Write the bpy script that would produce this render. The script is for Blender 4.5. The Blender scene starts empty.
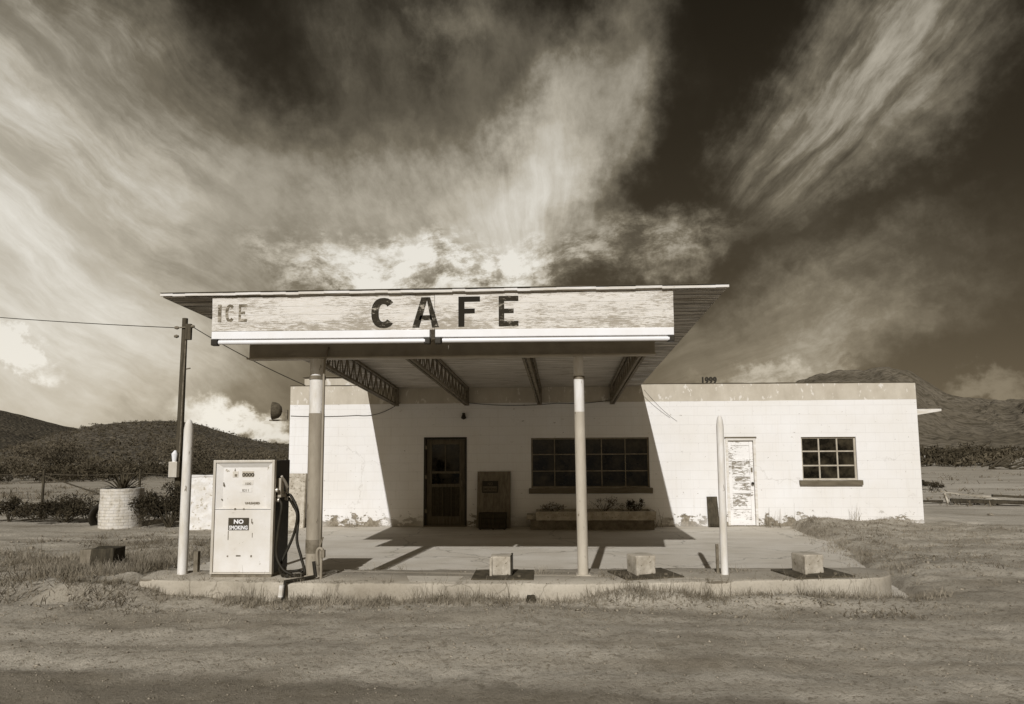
import bpy, bmesh, math, random
import numpy as np
from mathutils import Vector, Matrix, noise as mnoise
R = math.radians
random.seed(7)
rng = np.random.default_rng(11)
scene = bpy.context.scene
COL = scene.collection

# ------------------------------------------------------------------ helpers
def tag(o, label=None, cat=None, group=None, kind=None):
    if label: o['label'] = label
    if cat: o['category'] = cat
    if group: o['group'] = group
    if kind: o['kind'] = kind
    return o

def thing(name, label, cat, loc=(0, 0, 0), group=None):
    o = bpy.data.objects.new(name, None)
    o.empty_display_size = .2
    COL.objects.link(o)
    o.location = loc
    return tag(o, label, cat, group)

def origin(o):
    v = Vector((0, 0, 0))
    while o is not None:
        v += Vector(o.location); o = o.parent
    return v

def copy_tree(o, parent=None):
    c = o.copy(); COL.objects.link(c)
    if parent is not None: c.parent = parent
    for ch in [x for x in bpy.data.objects if x.parent == o]:
        copy_tree(ch, c)
    return c

class MB:
    """collects shapes in world coordinates, links them as one mesh object"""
    def __init__(s): s.v = []; s.f = []
    def add(s, vs, fs):
        b = len(s.v); s.v += [tuple(p) for p in vs]; s.f += [tuple(b + i for i in f) for f in fs]; return s
    def box(s, x0, x1, y0, y1, z0, z1, M=None):
        vs = [Vector((x, y, z)) for z in (z0, z1) for (x, y) in ((x0, y0), (x1, y0), (x1, y1), (x0, y1))]
        if M is not None: vs = [M @ v for v in vs]
        return s.add(vs, [(3, 2, 1, 0), (4, 5, 6, 7), (0, 1, 5, 4), (1, 2, 6, 5), (2, 3, 7, 6), (3, 0, 4, 7)])
    def bar(s, a, b, w, h=None):
        a, b = Vector(a), Vector(b); h = h or w
        d = (b - a).normalized()
        up = Vector((0, 0, 1)) if abs(d.z) < .95 else Vector((1, 0, 0))
        n = d.cross(up).normalized(); m = n.cross(d).normalized()
        vs = [p + n * (i * w / 2) + m * (j * h / 2) for p in (a, b) for (i, j) in ((-1, -1), (1, -1), (1, 1), (-1, 1))]
        return s.add(vs, [(3, 2, 1, 0), (4, 5, 6, 7), (0, 1, 5, 4), (1, 2, 6, 5), (2, 3, 7, 6), (3, 0, 4, 7)])
    def tube(s, pts, r, n=10, caps=True):
        pts = [Vector(p) for p in pts]; k = len(pts)
        rr = r if isinstance(r, (list, tuple)) else [r] * k
        vs = []; prev = None
        for i, p in enumerate(pts):
            d = (pts[min(i + 1, k - 1)] - pts[max(i - 1, 0)]).normalized()
            if prev is None:
                u = d.cross(Vector((0, 0, 1)) if abs(d.z) < .9 else Vector((1, 0, 0))).normalized()
            else:
                u = (prev - d * prev.dot(d)).normalized()
            prev = u; w = d.cross(u)
            for j in range(n):
                a = 2 * math.pi * j / n
                vs.append(p + (u * math.cos(a) + w * math.sin(a)) * rr[i])
        fs = [(i * n + j, i * n + (j + 1) % n, (i + 1) * n + (j + 1) % n, (i + 1) * n + j) for i in range(k - 1) for j in range(n)]
        if caps: fs += [tuple(range(n - 1, -1, -1)), tuple((k - 1) * n + j for j in range(n))]
        return s.add(vs, fs)
    def lathe(s, c, prof, n=32):
        vs = []
        for (r, z) in prof:
            for j in range(n):
                a = 2 * math.pi * j / n
                vs.append((c[0] + r * math.cos(a), c[1] + r * math.sin(a), c[2] + z))
        k = len(prof)
        fs = [(i * n + j, i * n + (j + 1) % n, (i + 1) * n + (j + 1) % n, (i + 1) * n + j) for i in range(k - 1) for j in range(n)]
        fs += [tuple(range(n - 1, -1, -1)), tuple((k - 1) * n + j for j in range(n))]
        return s.add(vs, fs)
    def prism(s, poly, z0, z1):
        n = len(poly)
        vs = [(x, y, z0) for x, y in poly] + [(x, y, z1) for x, y in poly]
        return s.add(vs, [tuple(range(n - 1, -1, -1)), tuple(range(n, 2 * n))] + [(i, (i + 1) % n, n + (i + 1) % n, n + i) for i in range(n)])
    def plate(s, poly, y0, y1):
        """poly in x,z ; extruded from y0 (front) to y1"""
        n = len(poly)
        vs = [(x, y0, z) for x, z in poly] + [(x, y1, z) for x, z in poly]
        return s.add(vs, [tuple(range(n)), tuple(range(2 * n - 1, n - 1, -1))] + [(i, n + i, n + (i + 1) % n, (i + 1) % n) for i in range(n)])
    def build(s, name, mat, parent=None, bevel=0, smooth=False, sub=0, rough=0, seg=2):
        me = bpy.data.meshes.new(name)
        o0 = origin(parent) if parent is not None else Vector((0, 0, 0))
        me.from_pydata([(v[0] - o0.x, v[1] - o0.y, v[2] - o0.z) for v in s.v], [], s.f)
        bm = bmesh.new(); bm.from_mesh(me)
        if bevel:
            es = [e for e in bm.edges if len(e.link_faces) == 2 and e.calc_face_angle(0) > .6]
            bmesh.ops.bevel(bm, geom=es, offset=bevel, segments=seg, affect='EDGES', profile=.6, clamp_overlap=True)
        if sub:
            for _ in range(12):
                es = [e for e in bm.edges if e.calc_length() > sub]
                if not es: break
                bmesh.ops.subdivide_edges(bm, edges=es, cuts=1, use_grid_fill=True)
            bmesh.ops.triangulate(bm, faces=[f for f in bm.faces if len(f.verts) > 4])
        if rough:
            for v in bm.verts:
                q = (v.co + o0)
                v.co += Vector((mnoise.noise(q * 9), mnoise.noise(q * 9 + Vector((31, 0, 0))), mnoise.noise(q * 9 + Vector((0, 57, 0))))) * rough
        bmesh.ops.recalc_face_normals(bm, faces=bm.faces[:])
        bm.to_mesh(me); bm.free()
        if smooth:
            for p in me.polygons: p.use_smooth = True
            if smooth == 'auto':
                me.set_sharp_from_angle(angle=R(40))
        me.materials.append(mat)
        o = bpy.data.objects.new(name, me); COL.objects.link(o)
        if parent is not None: o.parent = parent
        return o

def mesh_np(name, verts, faces, mat, parent=None, smooth=False):
    me = bpy.data.meshes.new(name)
    verts = np.asarray(verts, np.float32); faces = np.asarray(faces, np.int32)
    n = faces.shape[1]
    me.vertices.add(len(verts)); me.vertices.foreach_set('co', verts.ravel())
    me.loops.add(faces.size); me.loops.foreach_set('vertex_index', faces.ravel())
    me.polygons.add(len(faces)); me.polygons.foreach_set('loop_start', np.arange(0, faces.size, n, dtype=np.int32))
    me.update(calc_edges=True); me.validate()
    if smooth: me.polygons.foreach_set('use_smooth', np.ones(len(faces), bool))
    me.materials.append(mat)
    o = bpy.data.objects.new(name, me); COL.objects.link(o)
    if parent is not None: o.parent = parent
    return o

def text_obj(name, body, size, x, y, z, mat, parent, align='CENTER', bold=0.0, sx=1.0, depth=.001):
    """flat lettering facing -Y, lower edge at z"""
    cu = bpy.data.curves.new(name, 'FONT'); cu.body = body; cu.size = size; cu.align_x = align
    cu.extrude = depth; cu.offset = bold; cu.resolution_u = 4
    t = bpy.data.objects.new('tmp', cu); COL.objects.link(t)
    dg = bpy.context.evaluated_depsgraph_get(); dg.update()
    me = bpy.data.meshes.new_from_object(t.evaluated_get(dg))
    bpy.data.objects.remove(t)
    o0 = origin(parent)
    M = Matrix.Translation(Vector((x, y, z)) - o0) @ Matrix.Rotation(R(90), 4, 'X') @ Matrix.Scale(sx, 4, (1, 0, 0))
    me.transform(M); me.materials.clear(); me.materials.append(mat)
    o = bpy.data.objects.new(name, me); COL.objects.link(o); o.parent = parent
    return o

# numpy value noise ------------------------------------------------
def _h(i, j, s):
    n = (i.astype(np.int64) * 374761393 + j.astype(np.int64) * 668265263 + s * 144269) & 0x7fffffff
    n = ((n ^ (n >> 13)) * 1274126177) & 0x7fffffff
    return ((n ^ (n >> 16)) & 0xffff) / 65535.0
def vn(x, y, s=0):
    i = np.floor(x); j = np.floor(y); u = x - i; v = y - j
    u = u * u * (3 - 2 * u); v = v * v * (3 - 2 * v)
    a = _h(i, j, s); b = _h(i + 1, j, s); c = _h(i, j + 1, s); d = _h(i + 1, j + 1, s)
    return (a * (1 - u) + b * u) * (1 - v) + (c * (1 - u) + d * u) * v - .5
def fbm(x, y, o=4, s=0, g=.5):
    r = 0; a = 1
    for k in range(o):
        r = r + a * vn(x * 2 ** k + 17.3 * k, y * 2 ** k - 9.1 * k, s + k); a *= g
    return r
def sstep(a, b, x):
    t = np.clip((x - a) / (b - a), 0, 1); return t * t * (3 - 2 * t)

# ------------------------------------------------------------------ materials
def S(l):
    """warm print tone of a grey of albedo l"""
    xs = [0.0, .03, .2, .5, .85]
    r = np.interp(l, xs, [1.26, 1.24, 1.17, 1.10, 1.0]); b = np.interp(l, xs, [.57, .61, .75, .83, 1.02])
    return (l * r, l, l * b, 1)

class NT:
    def __init__(s, name):
        s.m = bpy.data.materials.new(name); s.m.use_nodes = True
        s.t = s.m.node_tree; s.n = s.t.nodes; s.l = s.t.links
        s.bsdf = s.n['Principled BSDF']
        s.bsdf.inputs['Specular IOR Level'].default_value = .25
        s.tc = s.n.new('ShaderNodeTexCoord')
    def co(s, sc=(1, 1, 1), rot=(0, 0, 0), loc=(0, 0, 0), src='Object'):
        m = s.n.new('ShaderNodeMapping'); m.inputs['Scale'].default_value = sc
        m.inputs['Rotation'].default_value = rot; m.inputs['Location'].default_value = loc
        s.l.new(s.tc.outputs[src], m.inputs[0]); return m.outputs[0]
    def noise(s, co, scale, detail=5, rough=.6, dist=0):
        n = s.n.new('ShaderNodeTexNoise'); n.inputs['Scale'].default_value = scale
        n.inputs['Detail'].default_value = detail; n.inputs['Roughness'].default_value = rough
        n.inputs['Distortion'].default_value = dist
        s.l.new(co, n.inputs['Vector']); return n.outputs['Fac']
    def ramp(s, fac, stops):
        r = s.n.new('ShaderNodeValToRGB'); e = r.color_ramp.elements
        while len(e) < len(stops): e.new(.5)
        for q, (p, c) in zip(e, stops):
            q.position = p; q.color = c if isinstance(c, tuple) else (c, c, c, 1)
        s.l.new(fac, r.inputs[0]); return r.outputs[0]
    def mix(s, f, a, b, mode='MIX'):
        m = s.n.new('ShaderNodeMix'); m.data_type = 'RGBA'; m.blend_type = mode
        for i, v in ((0, f), (6, a), (7, b)):
            if isinstance(v, (int, float, tuple)): m.inputs[i].default_value = v
            else: s.l.new(v, m.inputs[i])
        return m.outputs[2]
    def math(s, op, a, b=0, c=None):
        m = s.n.new('ShaderNodeMath'); m.operation = op
        for i, v in enumerate((a, b) if c is None else (a, b, c)):
            if isinstance(v, (int, float)): m.inputs[i].default_value = v
            else: s.l.new(v, m.inputs[i])
        return m.outputs[0]
    def sep(s, co):
        x = s.n.new('ShaderNodeSeparateXYZ'); s.l.new(co, x.inputs[0]); return x.outputs
    def done(s, color, rough=.8, bump=None, bs=.3, bd=.01):
        if isinstance(color, tuple): s.bsdf.inputs['Base Color'].default_value = color
        else: s.l.new(color, s.bsdf.inputs['Base Color'])
        if isinstance(rough, (int, float)): s.bsdf.inputs['Roughness'].default_value = rough
        else: s.l.new(rough, s.bsdf.inputs['Roughness'])
        if bump is not None:
            b = s.n.new('ShaderNodeBump'); b.inputs['Strength'].default_value = bs; b.inputs['Distance'].default_value = bd
            s.l.new(bump, b.inputs['Height']); s.l.new(b.outputs[0], s.bsdf.inputs['Normal'])
        return s.m

def mottled(name, a, b, scale=6, stretch=(1, 1, 1), rough=.8, bs=.25, bd=.006, lo=.35, hi=.65, metal=0, spot=None, spec=None):
    t = NT(name); c = t.co(stretch)
    n = t.noise(c, scale, 6, .65)
    col = t.ramp(n, [(lo, S(a)), (hi, S(b))])
    if spot:
        k = t.noise(t.co(stretch, loc=(5, 3, 1)), scale * spot[2], 4, .6)
        col = t.mix(t.ramp(k, [(spot[1], 0.), (spot[1] + .04, 1.)]), col, S(spot[0]))
    t.bsdf.inputs['Metallic'].default_value = metal
    if spec is not None: t.bsdf.inputs['Specular IOR Level'].default_value = spec
    return t.done(col, rough, t.noise(c, scale * 5, 5, .7), bs, bd)

def m_wall():
    t = NT('painted_block'); c = t.co()
    xyz = t.sep(c)
    cx = t.n.new('ShaderNodeCombineXYZ'); t.l.new(xyz[0], cx.inputs[0]); t.l.new(xyz[2], cx.inputs[1])
    br = t.n.new('ShaderNodeTexBrick'); t.l.new(cx.outputs[0], br.inputs['Vector'])
    br.inputs['Scale'].default_value = 1; br.inputs['Mortar Size'].default_value = .006
    br.inputs['Brick Width'].default_value = .4; br.inputs['Row Height'].default_value = .2
    br.inputs['Color1'].default_value = (1, 1, 1, 1); br.inputs['Color2'].default_value = (.93, .93, .93, 1); br.inputs['Mortar'].default_value = (.45, .45, .45, 1)
    br.inputs['Mortar Smooth'].default_value = .7
    big = t.noise(c, .8, 5, .6)
    base = t.ramp(big, [(.3, S(.70)), (.7, S(.78))])
    # rain streaks
    st = t.noise(t.co((5, 5, .35)), 2.2, 5, .6)
    base = t.mix(t.ramp(st, [(.56, 0.), (.75, .2)]), base, S(.5))
    cv = t.n.new('ShaderNodeTexVoronoi'); cv.feature = 'DISTANCE_TO_EDGE'; cv.inputs['Scale'].default_value = .55
    cn = t.n.new('ShaderNodeTexNoise'); cn.inputs['Scale'].default_value = 1.8; cn.inputs['Detail'].default_value = 8; cn.inputs['Roughness'].default_value = .65; t.l.new(c, cn.inputs['Vector'])
    cs = t.n.new('ShaderNodeVectorMath'); cs.operation = 'MULTIPLY_ADD'; cs.inputs[1].default_value = (.9, .9, .9); t.l.new(cn.outputs['Color'], cs.inputs[0]); t.l.new(c, cs.inputs[2]); t.l.new(cs.outputs[0], cv.inputs['Vector'])
    crk = t.math('MULTIPLY', t.ramp(cv.outputs['Distance'], [(.002, .28), (.006, 0.)]), t.ramp(t.noise(c, .5, 3, .5), [(.52, 0.), (.64, 1.)]))
    base = t.mix(crk, base, S(.22))
    base = t.mix(t.math('MULTIPLY', t.ramp(xyz[2], [(.0, .55), (.22, 0.)]), t.noise(c, 3, 5, .6)), base, S(.34))
    base = t.mix(.14, base, br.outputs['Color'], 'MULTIPLY')
    co_ = t.math('FRACT', t.math('DIVIDE', xyz[2], .2)); base = t.mix(t.math('MULTIPLY', t.math('LESS_THAN', co_, .05), .10), base, S(.4))
    # chipped paint: more of it near the ground
    nz = t.noise(t.co((1, 1, 1.7)), 4.5, 11, .70)
    hmask = t.ramp(xyz[2], [(0, 1.), (.42, 0.)])
    thr = t.math('MULTIPLY_ADD', hmask, .24, nz)
    side = t.ramp(t.noise(c, .45, 2, .5), [(.42, 0.), (.55, 1.)])
    chip = t.math('MULTIPLY', t.ramp(thr, [(.645, 0.), (.665, 1.)]), side)
    base = t.mix(chip, base, t.ramp(t.noise(c, 14, 5), [(.3, S(.10)), (.7, S(.3))]))
    sp = t.noise(t.co((1, 1, 1.6), loc=(3, 0, 7)), 11, 4, .6)
    base = t.mix(t.ramp(sp, [(.66, 0.), (.70, .6)]), base, S(.3))
    h = t.math('ADD', br.outputs['Color'], t.math('MULTIPLY', t.noise(c, 30, 5, .7), .6))
    h = t.math('SUBTRACT', h, t.math('MULTIPLY', chip, 1.0))
    return t.done(base, .85, h, .35, .008)

def m_sign():
    t = NT('weathered_sign_paint'); c = t.co()
    g = t.noise(t.co((1.2, 1, 12)), 6, 8, .75)
    col = t.ramp(g, [(.28, S(.40)), (.42, S(.62)), (.6, S(.70))])
    peel = t.noise(t.co((1.1, 1, 11)), 8, 10, .8, .2)
    area = t.noise(t.co((1, 1, 2.5), loc=(4, 0, 8)), 1.8, 4, .6)
    xyz = t.sep(c)
    low = t.ramp(xyz[2], [(.02, .8), (.11, .5), (.14, .0)])
    thr = t.math('ADD', t.math('MULTIPLY_ADD', low, .09, peel), t.math('MULTIPLY', t.math('SUBTRACT', area, .5), .45))
    col = t.mix(t.ramp(thr, [(.53, 0.), (.57, .85)]), col, S(.27))
    bd = t.math('FRACT', t.math('DIVIDE', xyz[2], .0945)); col = t.mix(t.math('MULTIPLY', t.math('LESS_THAN', bd, .035), .55), col, S(.1))
    cr = t.noise(t.co((3, 1, 26), loc=(9, 0, 2)), 9, 6, .8)
    col = t.mix(t.ramp(t.math('ADD', cr, t.math('MULTIPLY', t.math('SUBTRACT', area, .5), .3)), [(.60, 0.), (.64, .85)]), col, S(.13))
    return t.done(col, .85, g, .4, .005)

def m_letter(name, dark, miss):
    t = NT(name)
    g = t.noise(t.co((2.2, 1, 9)), 5, 8, .8)
    col = t.ramp(g, [(miss - .05, S(dark)), (miss + .02, S(dark * 2.2)), (miss + .07, S(.45))])
    h = t.noise(t.co((1, 1, 2), loc=(2, 0, 6)), 7, 6, .75)
    col = t.mix(t.ramp(h, [(miss - .02, 0.), (miss + .06, .8)]), col, S(.42))
    return t.done(col, .85, g, .3, .004)

def m_planks(name, a, b, period=.14, axis=1, wear=.3):
    t = NT(name); c = t.co()
    n = t.noise(t.co((.6, 8, 8) if axis != 0 else (8, .6, 8)), 2.4, 7, .7)
    col = t.ramp(n, [(.32, S(a)), (.66, S(b))])
    xyz = t.sep(c)
    f = t.math('FRACT', t.math('DIVIDE', xyz[axis], period))
    idx = t.math('FLOOR', t.math('DIVIDE', xyz[axis], period))
    wn = t.n.new('ShaderNodeTexWhiteNoise'); wn.noise_dimensions = '1D'; t.l.new(idx, wn.inputs['W'])
    col = t.mix(t.math('MULTIPLY', wn.outputs['Value'], wear), col, S(a))
    if name == 'soffit_boards':
        ex = t.ramp(t.math('DIVIDE', xyz[0], 4.), [(.60, 0.), (.72, 1.)])     # boards outside the last truss are bare and streaked
        fr = t.math('MAXIMUM', ex, t.ramp(t.math('DIVIDE', xyz[0], -4.), [(.40, 0.), (.52, 1.)]))
        sk = t.noise(t.co((.5, 9, 9), loc=(3, 3, 3)), 2.6, 8, .78)
        col = t.mix(t.math('MULTIPLY', t.ramp(sk, [(.44, 0.), (.56, .92)]), t.math('MULTIPLY_ADD', fr, .75, .22)), col, S(.045))
        pt = t.noise(t.co((1, 2.5, 2.5), loc=(1, 8, 3)), 1.7, 6, .7)
        col = t.mix(t.ramp(pt, [(.54, 0.), (.64, .7)]), col, S(.22))
    gap = t.math('LESS_THAN', f, .06)
    col = t.mix(gap, col, S(.012))
    h = t.math('SUBTRACT', n, gap)
    return t.done(col, .85, h, .5, .008)

def m_ground():
    t = NT('desert_dirt'); c = t.co()
    big = t.noise(t.co((.5, 1, 1)), .35, 5, .6)
    mid = t.noise(c, 2.4, 6, .65)
    fine = t.noise(c, 26, 6, .75)
    grit = t.noise(c, 90, 3, .7)
    col = t.ramp(big, [(.3, S(.35)), (.7, S(.48))])
    col = t.mix(t.ramp(mid, [(.35, 0.), (.7, .6)]), col, S(.50))
    col = t.mix(t.ramp(fine, [(.37, .75), (.47, 0.)]), col, S(.14))
    trk = t.noise(t.co((.07, 1.5, 1), loc=(3, 2, 0)), 1.6, 5, .6)
    col = t.mix(t.ramp(trk, [(.40, .5), (.55, 0.)]), col, S(.17))
    col = t.mix(t.ramp(t.noise(t.co((1, 1, 1), loc=(7, 1, 0)), 9, 5, .7), [(.34, .55), (.46, 0.)]), col, S(.13))
    col = t.mix(t.ramp(grit, [(.62, 0.), (.74, .5)]), col, S(.42))
    col = t.mix(t.ramp(t.noise(t.co((.6, 1.6, 1), loc=(2, 7, 0)), .9, 6, .7), [(.50, 0.), (.66, .6)]), col, S(.15))
    # darker band along the front, with an uneven slanting edge
    xyz = t.sep(c)
    e = t.math('ADD', xyz[1], t.math('MULTIPLY', t.math('SUBTRACT', t.noise(c, 1.1, 5, .6), .5), .5))
    e = t.math('ADD', e, t.math('MULTIPLY', xyz[0], .075))
    col = t.mix(t.ramp(t.math('DIVIDE', e, 10.), [(.484, .68), (.502, 0.)]), col, S(.11))
    # dry wash: paler far flats
    far = t.ramp(t.math('DIVIDE', xyz[1], 100.), [(.17, 0.), (.5, .6)])
    col = t.mix(far, col, t.ramp(t.noise(t.co((.25, 1.6, 1)), .12, 6, .7), [(.36, S(.13)), (.6, S(.36))]))
    yn = t.math('ADD', xyz[1], t.math('MULTIPLY', t.noise(c, .8, 5, .6), .8))
    drive = t.math('MULTIPLY', t.ramp(t.math('DIVIDE', yn, 100.), [(.157, 0.), (.162, 1.)]), t.ramp(t.math('DIVIDE', xyz[0], 100.), [(.07, 0.), (.08, .85)]))
    drive = t.math('MULTIPLY', drive, t.ramp(t.math('DIVIDE', yn, 100.), [(.3, 1.), (.5, .5)]))
    col = t.mix(drive, col, t.ramp(t.noise(t.co((.4, 1.6, 1), loc=(1, 5, 0)), .5, 6, .7), [(.32, S(.26)), (.6, S(.52))]))
    h = t.math('ADD', t.math('MULTIPLY', fine, 1.0), t.math('MULTIPLY', grit, .35))
    return t.done(col, .95, h, .8, .028)

def m_concrete(name, a, b, cracks=True):
    t = NT(name); c = t.co()
    n = t.noise(t.co((1, 1.6, 1)), .9, 6, .65)
    col = t.ramp(n, [(.3, S(a)), (.68, S(b))])
    f = t.noise(c, 40, 4, .7)
    col = t.mix(t.ramp(f, [(.3, .3), (.5, 0.)]), col, S(a * .5))
    st = t.noise(t.co((.5, 2, 1), loc=(4, 4, 0)), 1.6, 5, .6)
    col = t.mix(t.ramp(st, [(.56, 0.), (.72, .5)]), col, S(a * .55))
    h = f
    if cracks:
        v = t.n.new('ShaderNodeTexVoronoi'); v.feature = 'DISTANCE_TO_EDGE'; v.inputs['Scale'].default_value = .42 if 'apron' in name else .75
        w = t.n.new('ShaderNodeVectorMath'); w.operation = 'ADD'
        nn = t.n.new('ShaderNodeTexNoise'); nn.inputs['Scale'].default_value = 2.5; nn.inputs['Detail'].default_value = 6
        t.l.new(c, nn.inputs['Vector'])
        sc = t.n.new('ShaderNodeVectorMath'); sc.operation = 'SCALE'; sc.inputs['Scale'].default_value = .5
        t.l.new(nn.outputs['Color'], sc.inputs[0]); t.l.new(c, w.inputs[0]); t.l.new(sc.outputs[0], w.inputs[1])
        t.l.new(w.outputs[0], v.inputs['Vector'])
        k = t.ramp(v.outputs['Distance'], [(.002, .5), (.006, 0.)])
        col = t.mix(k, col, S(.06))
    return t.done(col, .9, h, .4, .006)

def m_hill(name, a, b, veg, dens, scale):
    t = NT(name); c = t.co()
    n = t.noise(c, scale * .12, 7, .65)
    col = t.ramp(n, [(.32, S(a)), (.66, S(b))])
    d = t.noise(c, scale, 6, .72)
    col = t.mix(t.ramp(d, [(dens, 0.), (dens + .07, .9)]), col, S(veg))
    v = t.n.new('ShaderNodeTexVoronoi'); v.inputs['Scale'].default_value = scale * 1.7; t.l.new(c, v.inputs['Vector'])
    col = t.mix(t.ramp(v.outputs['Distance'], [(.18, .8), (.36, 0.)]), col, S(veg))
    return t.done(col, .95, t.math('SUBTRACT', d, v.outputs['Distance']), 1.0, 2.0)

def m_leaf(name, a, b):
    t = NT(name)
    col = t.ramp(t.noise(t.co(), 2.2, 4, .6), [(.3, S(a)), (.7, S(b))])
    t.bsdf.inputs['Specular IOR Level'].default_value = .1
    return t.done(col, .9)

def m_glass():
    t = NT('dusty_window_glass')
    n = t.noise(t.co(), 3, 5, .7)
    t.bsdf.inputs['Specular IOR Level'].default_value = .22
    return t.done(t.ramp(n, [(.42, S(.004)), (.72, S(.045))]), t.ramp(n, [(.3, .04), (.7, .2)]))

M = {
 'wall': m_wall(), 'sign': m_sign(), 'letter': m_letter('faded_black_lettering', .022, .575),
 'letter_dark': m_letter('black_lettering', .014, .68), 'letter_ice': m_letter('faded_grey_lettering', .10, .54),
 'soffit': m_planks('soffit_boards', .36, .70, .19, 1, .3),
 'band': mottled('grey_parapet_paint', .40, .50, 3, (1, 1, .5), spot=(.62, .60, 3)),
 'trim': mottled('white_painted_wood', .52, .74, 5, (.5, 1, 3), spot=(.3, .66, 3)),
 'steel': mottled('dull_brown_steel', .30, .40, 4, rough=.6),
 'plate': mottled('oily_steel_plate', .035, .085, 9, rough=.75, bs=.4),
 'pale_post': mottled('pale_pipe_paint', .36, .46, 4, (2, 2, .6), spot=(.16, .66, 3), rough=.6),
 'rust': mottled('rusted_steel', .09, .20, 9, rough=.8, bs=.4),
 'dark': mottled('dark_steel', .012, .03, 7, rough=.45),
 'white_post': mottled('white_pipe_paint', .55, .74, 5, (2, 2, .5), spot=(.22, .65, 2.5), rough=.6),
 'grey_post': mottled('grey_pipe_paint', .22, .31, 4, (2, 2, .6), spot=(.15, .66, 3), rough=.6),
 'enamel': mottled('white_pump_enamel', .60, .74, 1.8, rough=.42, bs=.12, bd=.01, spot=(.30, .66, 7), spec=.4),
 'chrome': mottled('worn_aluminium_trim', .50, .62, 6, (1, 1, .3), rough=.4, metal=.35),
 'ink': mottled('dark_plate_ink', .035, .06, 8, rough=.6),
 'print': mottled('grey_print', .12, .2, 30, rough=.7),
 'paper': mottled('white_lettering', .75, .82, 6),
 'rubber': mottled('black_rubber', .012, .025, 9, rough=.6),
 'lamp': mottled('white_lamp_housing', .78, .84, 3, (1, 1, 1), rough=.4, bs=.05),
 'tube': mottled('white_lamp_tube', .80, .86, 3, rough=.25, bs=.02),
 'wood_dark': m_planks('dark_door_wood', .02, .055, .11, 0, .4),
 'stile': mottled('worn_door_stile', .06, .115, 5, (6, 6, .7)),
 'wood_grey': mottled('weathered_plywood', .10, .19, 3, (7, 7, .8), bs=.4),
 'wood_black': mottled('charred_wood', .02, .055, 5, (6, 6, .8)),
 'door_white': None,
 'glass': m_glass(),
 'sill': mottled('brown_sill', .09, .14, 5, (.6, 1, 2)),
 'mullion': mottled('brown_mullion', .13, .22, 7),
 'mullion_white': mottled('pale_mullion', .30, .42, 7),
 'concrete': m_concrete('island_concrete', .25, .46, True),
 'apron': m_concrete('apron_concrete', .44, .58, True),
 'block': mottled('weathered_block', .27, .46, 8, spot=(.14, .62, 3), bs=.6),
 'ground': m_ground(),
 'hill': m_hill('scrub_hill', .10, .19, .04, .52, .42),
 'hill2': m_hill('far_hill', .055, .11, .03, .52, .30),
 'mountain': m_hill('rocky_mountain', .11, .19, .07, .50, .06),
 'scrub_mid': m_leaf('scrub_leaf_mid', .05, .115), 'scrub': m_leaf('scrub_leaf', .03, .075), 'scrub_pale': m_leaf('scrub_leaf_pale', .06, .12),
 'tree': m_leaf('mesquite_leaf', .07, .14),
 'bush': m_leaf('bush_leaf', .022, .06),
 'grass': m_leaf('dry_grass_blade', .12, .32), 'weed': m_leaf('dry_weed', .08, .2),
 'bark': mottled('bark', .03, .07, 6, (4, 4, 1)),
 'pole': mottled('pole_wood', .035, .085, 5, (6, 6, .5)),
 'brick_white': None,
 'stucco': mottled('speckled_stucco', .30, .52, 9, spot=(.16, .60, 2.2), bs=.5),
 'whitewash': mottled('rough_whitewash', .62, .78, 6, spot=(.40, .60, 2.4), bs=.6, bd=.012),
 'stone': mottled('loose_stone', .09, .34, 40), 'agave': m_leaf('agave_leaf', .03, .075),
 'lumber': mottled('bleached_lumber', .14, .50, 3, (.5, 3, 3)),
 'dish': mottled('rusty_dish', .05, .13, 7),
 'roof': mottled('tar_roof', .05, .09, 3),
}
def m_door(name='peeling_white_paint', off=0.):
    t = NT(name)
    c = t.co((1, 1, 1)); g = t.noise(t.co((1.5, 1, 6)), 3.5, 8, .75, 1.6)
    k = t.noise(c, 2.3, 4, .5)
    thr = t.math('ADD', g, t.math('MULTIPLY_ADD', t.math('SUBTRACT', k, .5), .5, off))
    col = t.mix(t.ramp(thr, [(.56, 0.), (.60, .9)]), S(.76), S(.16))
    return t.done(col, .8, g, .3, .004)
M['door_white'] = m_door()
M['door_peel'] = m_door('badly_peeling_white_paint', .075)
def m_brickwhite():
    t = NT('whitewashed_brick'); c = t.co(src='Object')
    xyz = t.sep(c)
    a = t.math('ARCTAN2', xyz[1], xyz[0])
    cx = t.n.new('ShaderNodeCombineXYZ'); t.l.new(t.math('MULTIPLY', a, .45), cx.inputs[0]); t.l.new(xyz[2], cx.inputs[1])
    br = t.n.new('ShaderNodeTexBrick'); t.l.new(cx.outputs[0], br.inputs['Vector'])
    br.inputs['Scale'].default_value = 1; br.inputs['Brick Width'].default_value = .2; br.inputs['Row Height'].default_value = .068
    br.inputs['Mortar Size'].default_value = .009; br.inputs['Mortar Smooth'].default_value = .5
    br.inputs['Color1'].default_value = (1, 1, 1, 1); br.inputs['Color2'].default_value = (.8, .8, .8, 1); br.inputs['Mortar'].default_value = (.5, .5, .5, 1)
    n = t.noise(c, 7, 6, .7)
    col = t.ramp(n, [(.30, S(.18)), (.42, S(.52)), (.6, S(.64))])
    col = t.mix(.4, col, br.outputs['Color'], 'MULTIPLY')
    h = t.math('ADD', br.outputs['Color'], n)
    return t.done(col, .9, h, .7, .02)
M['brick_white'] = m_brickwhite()

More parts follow.
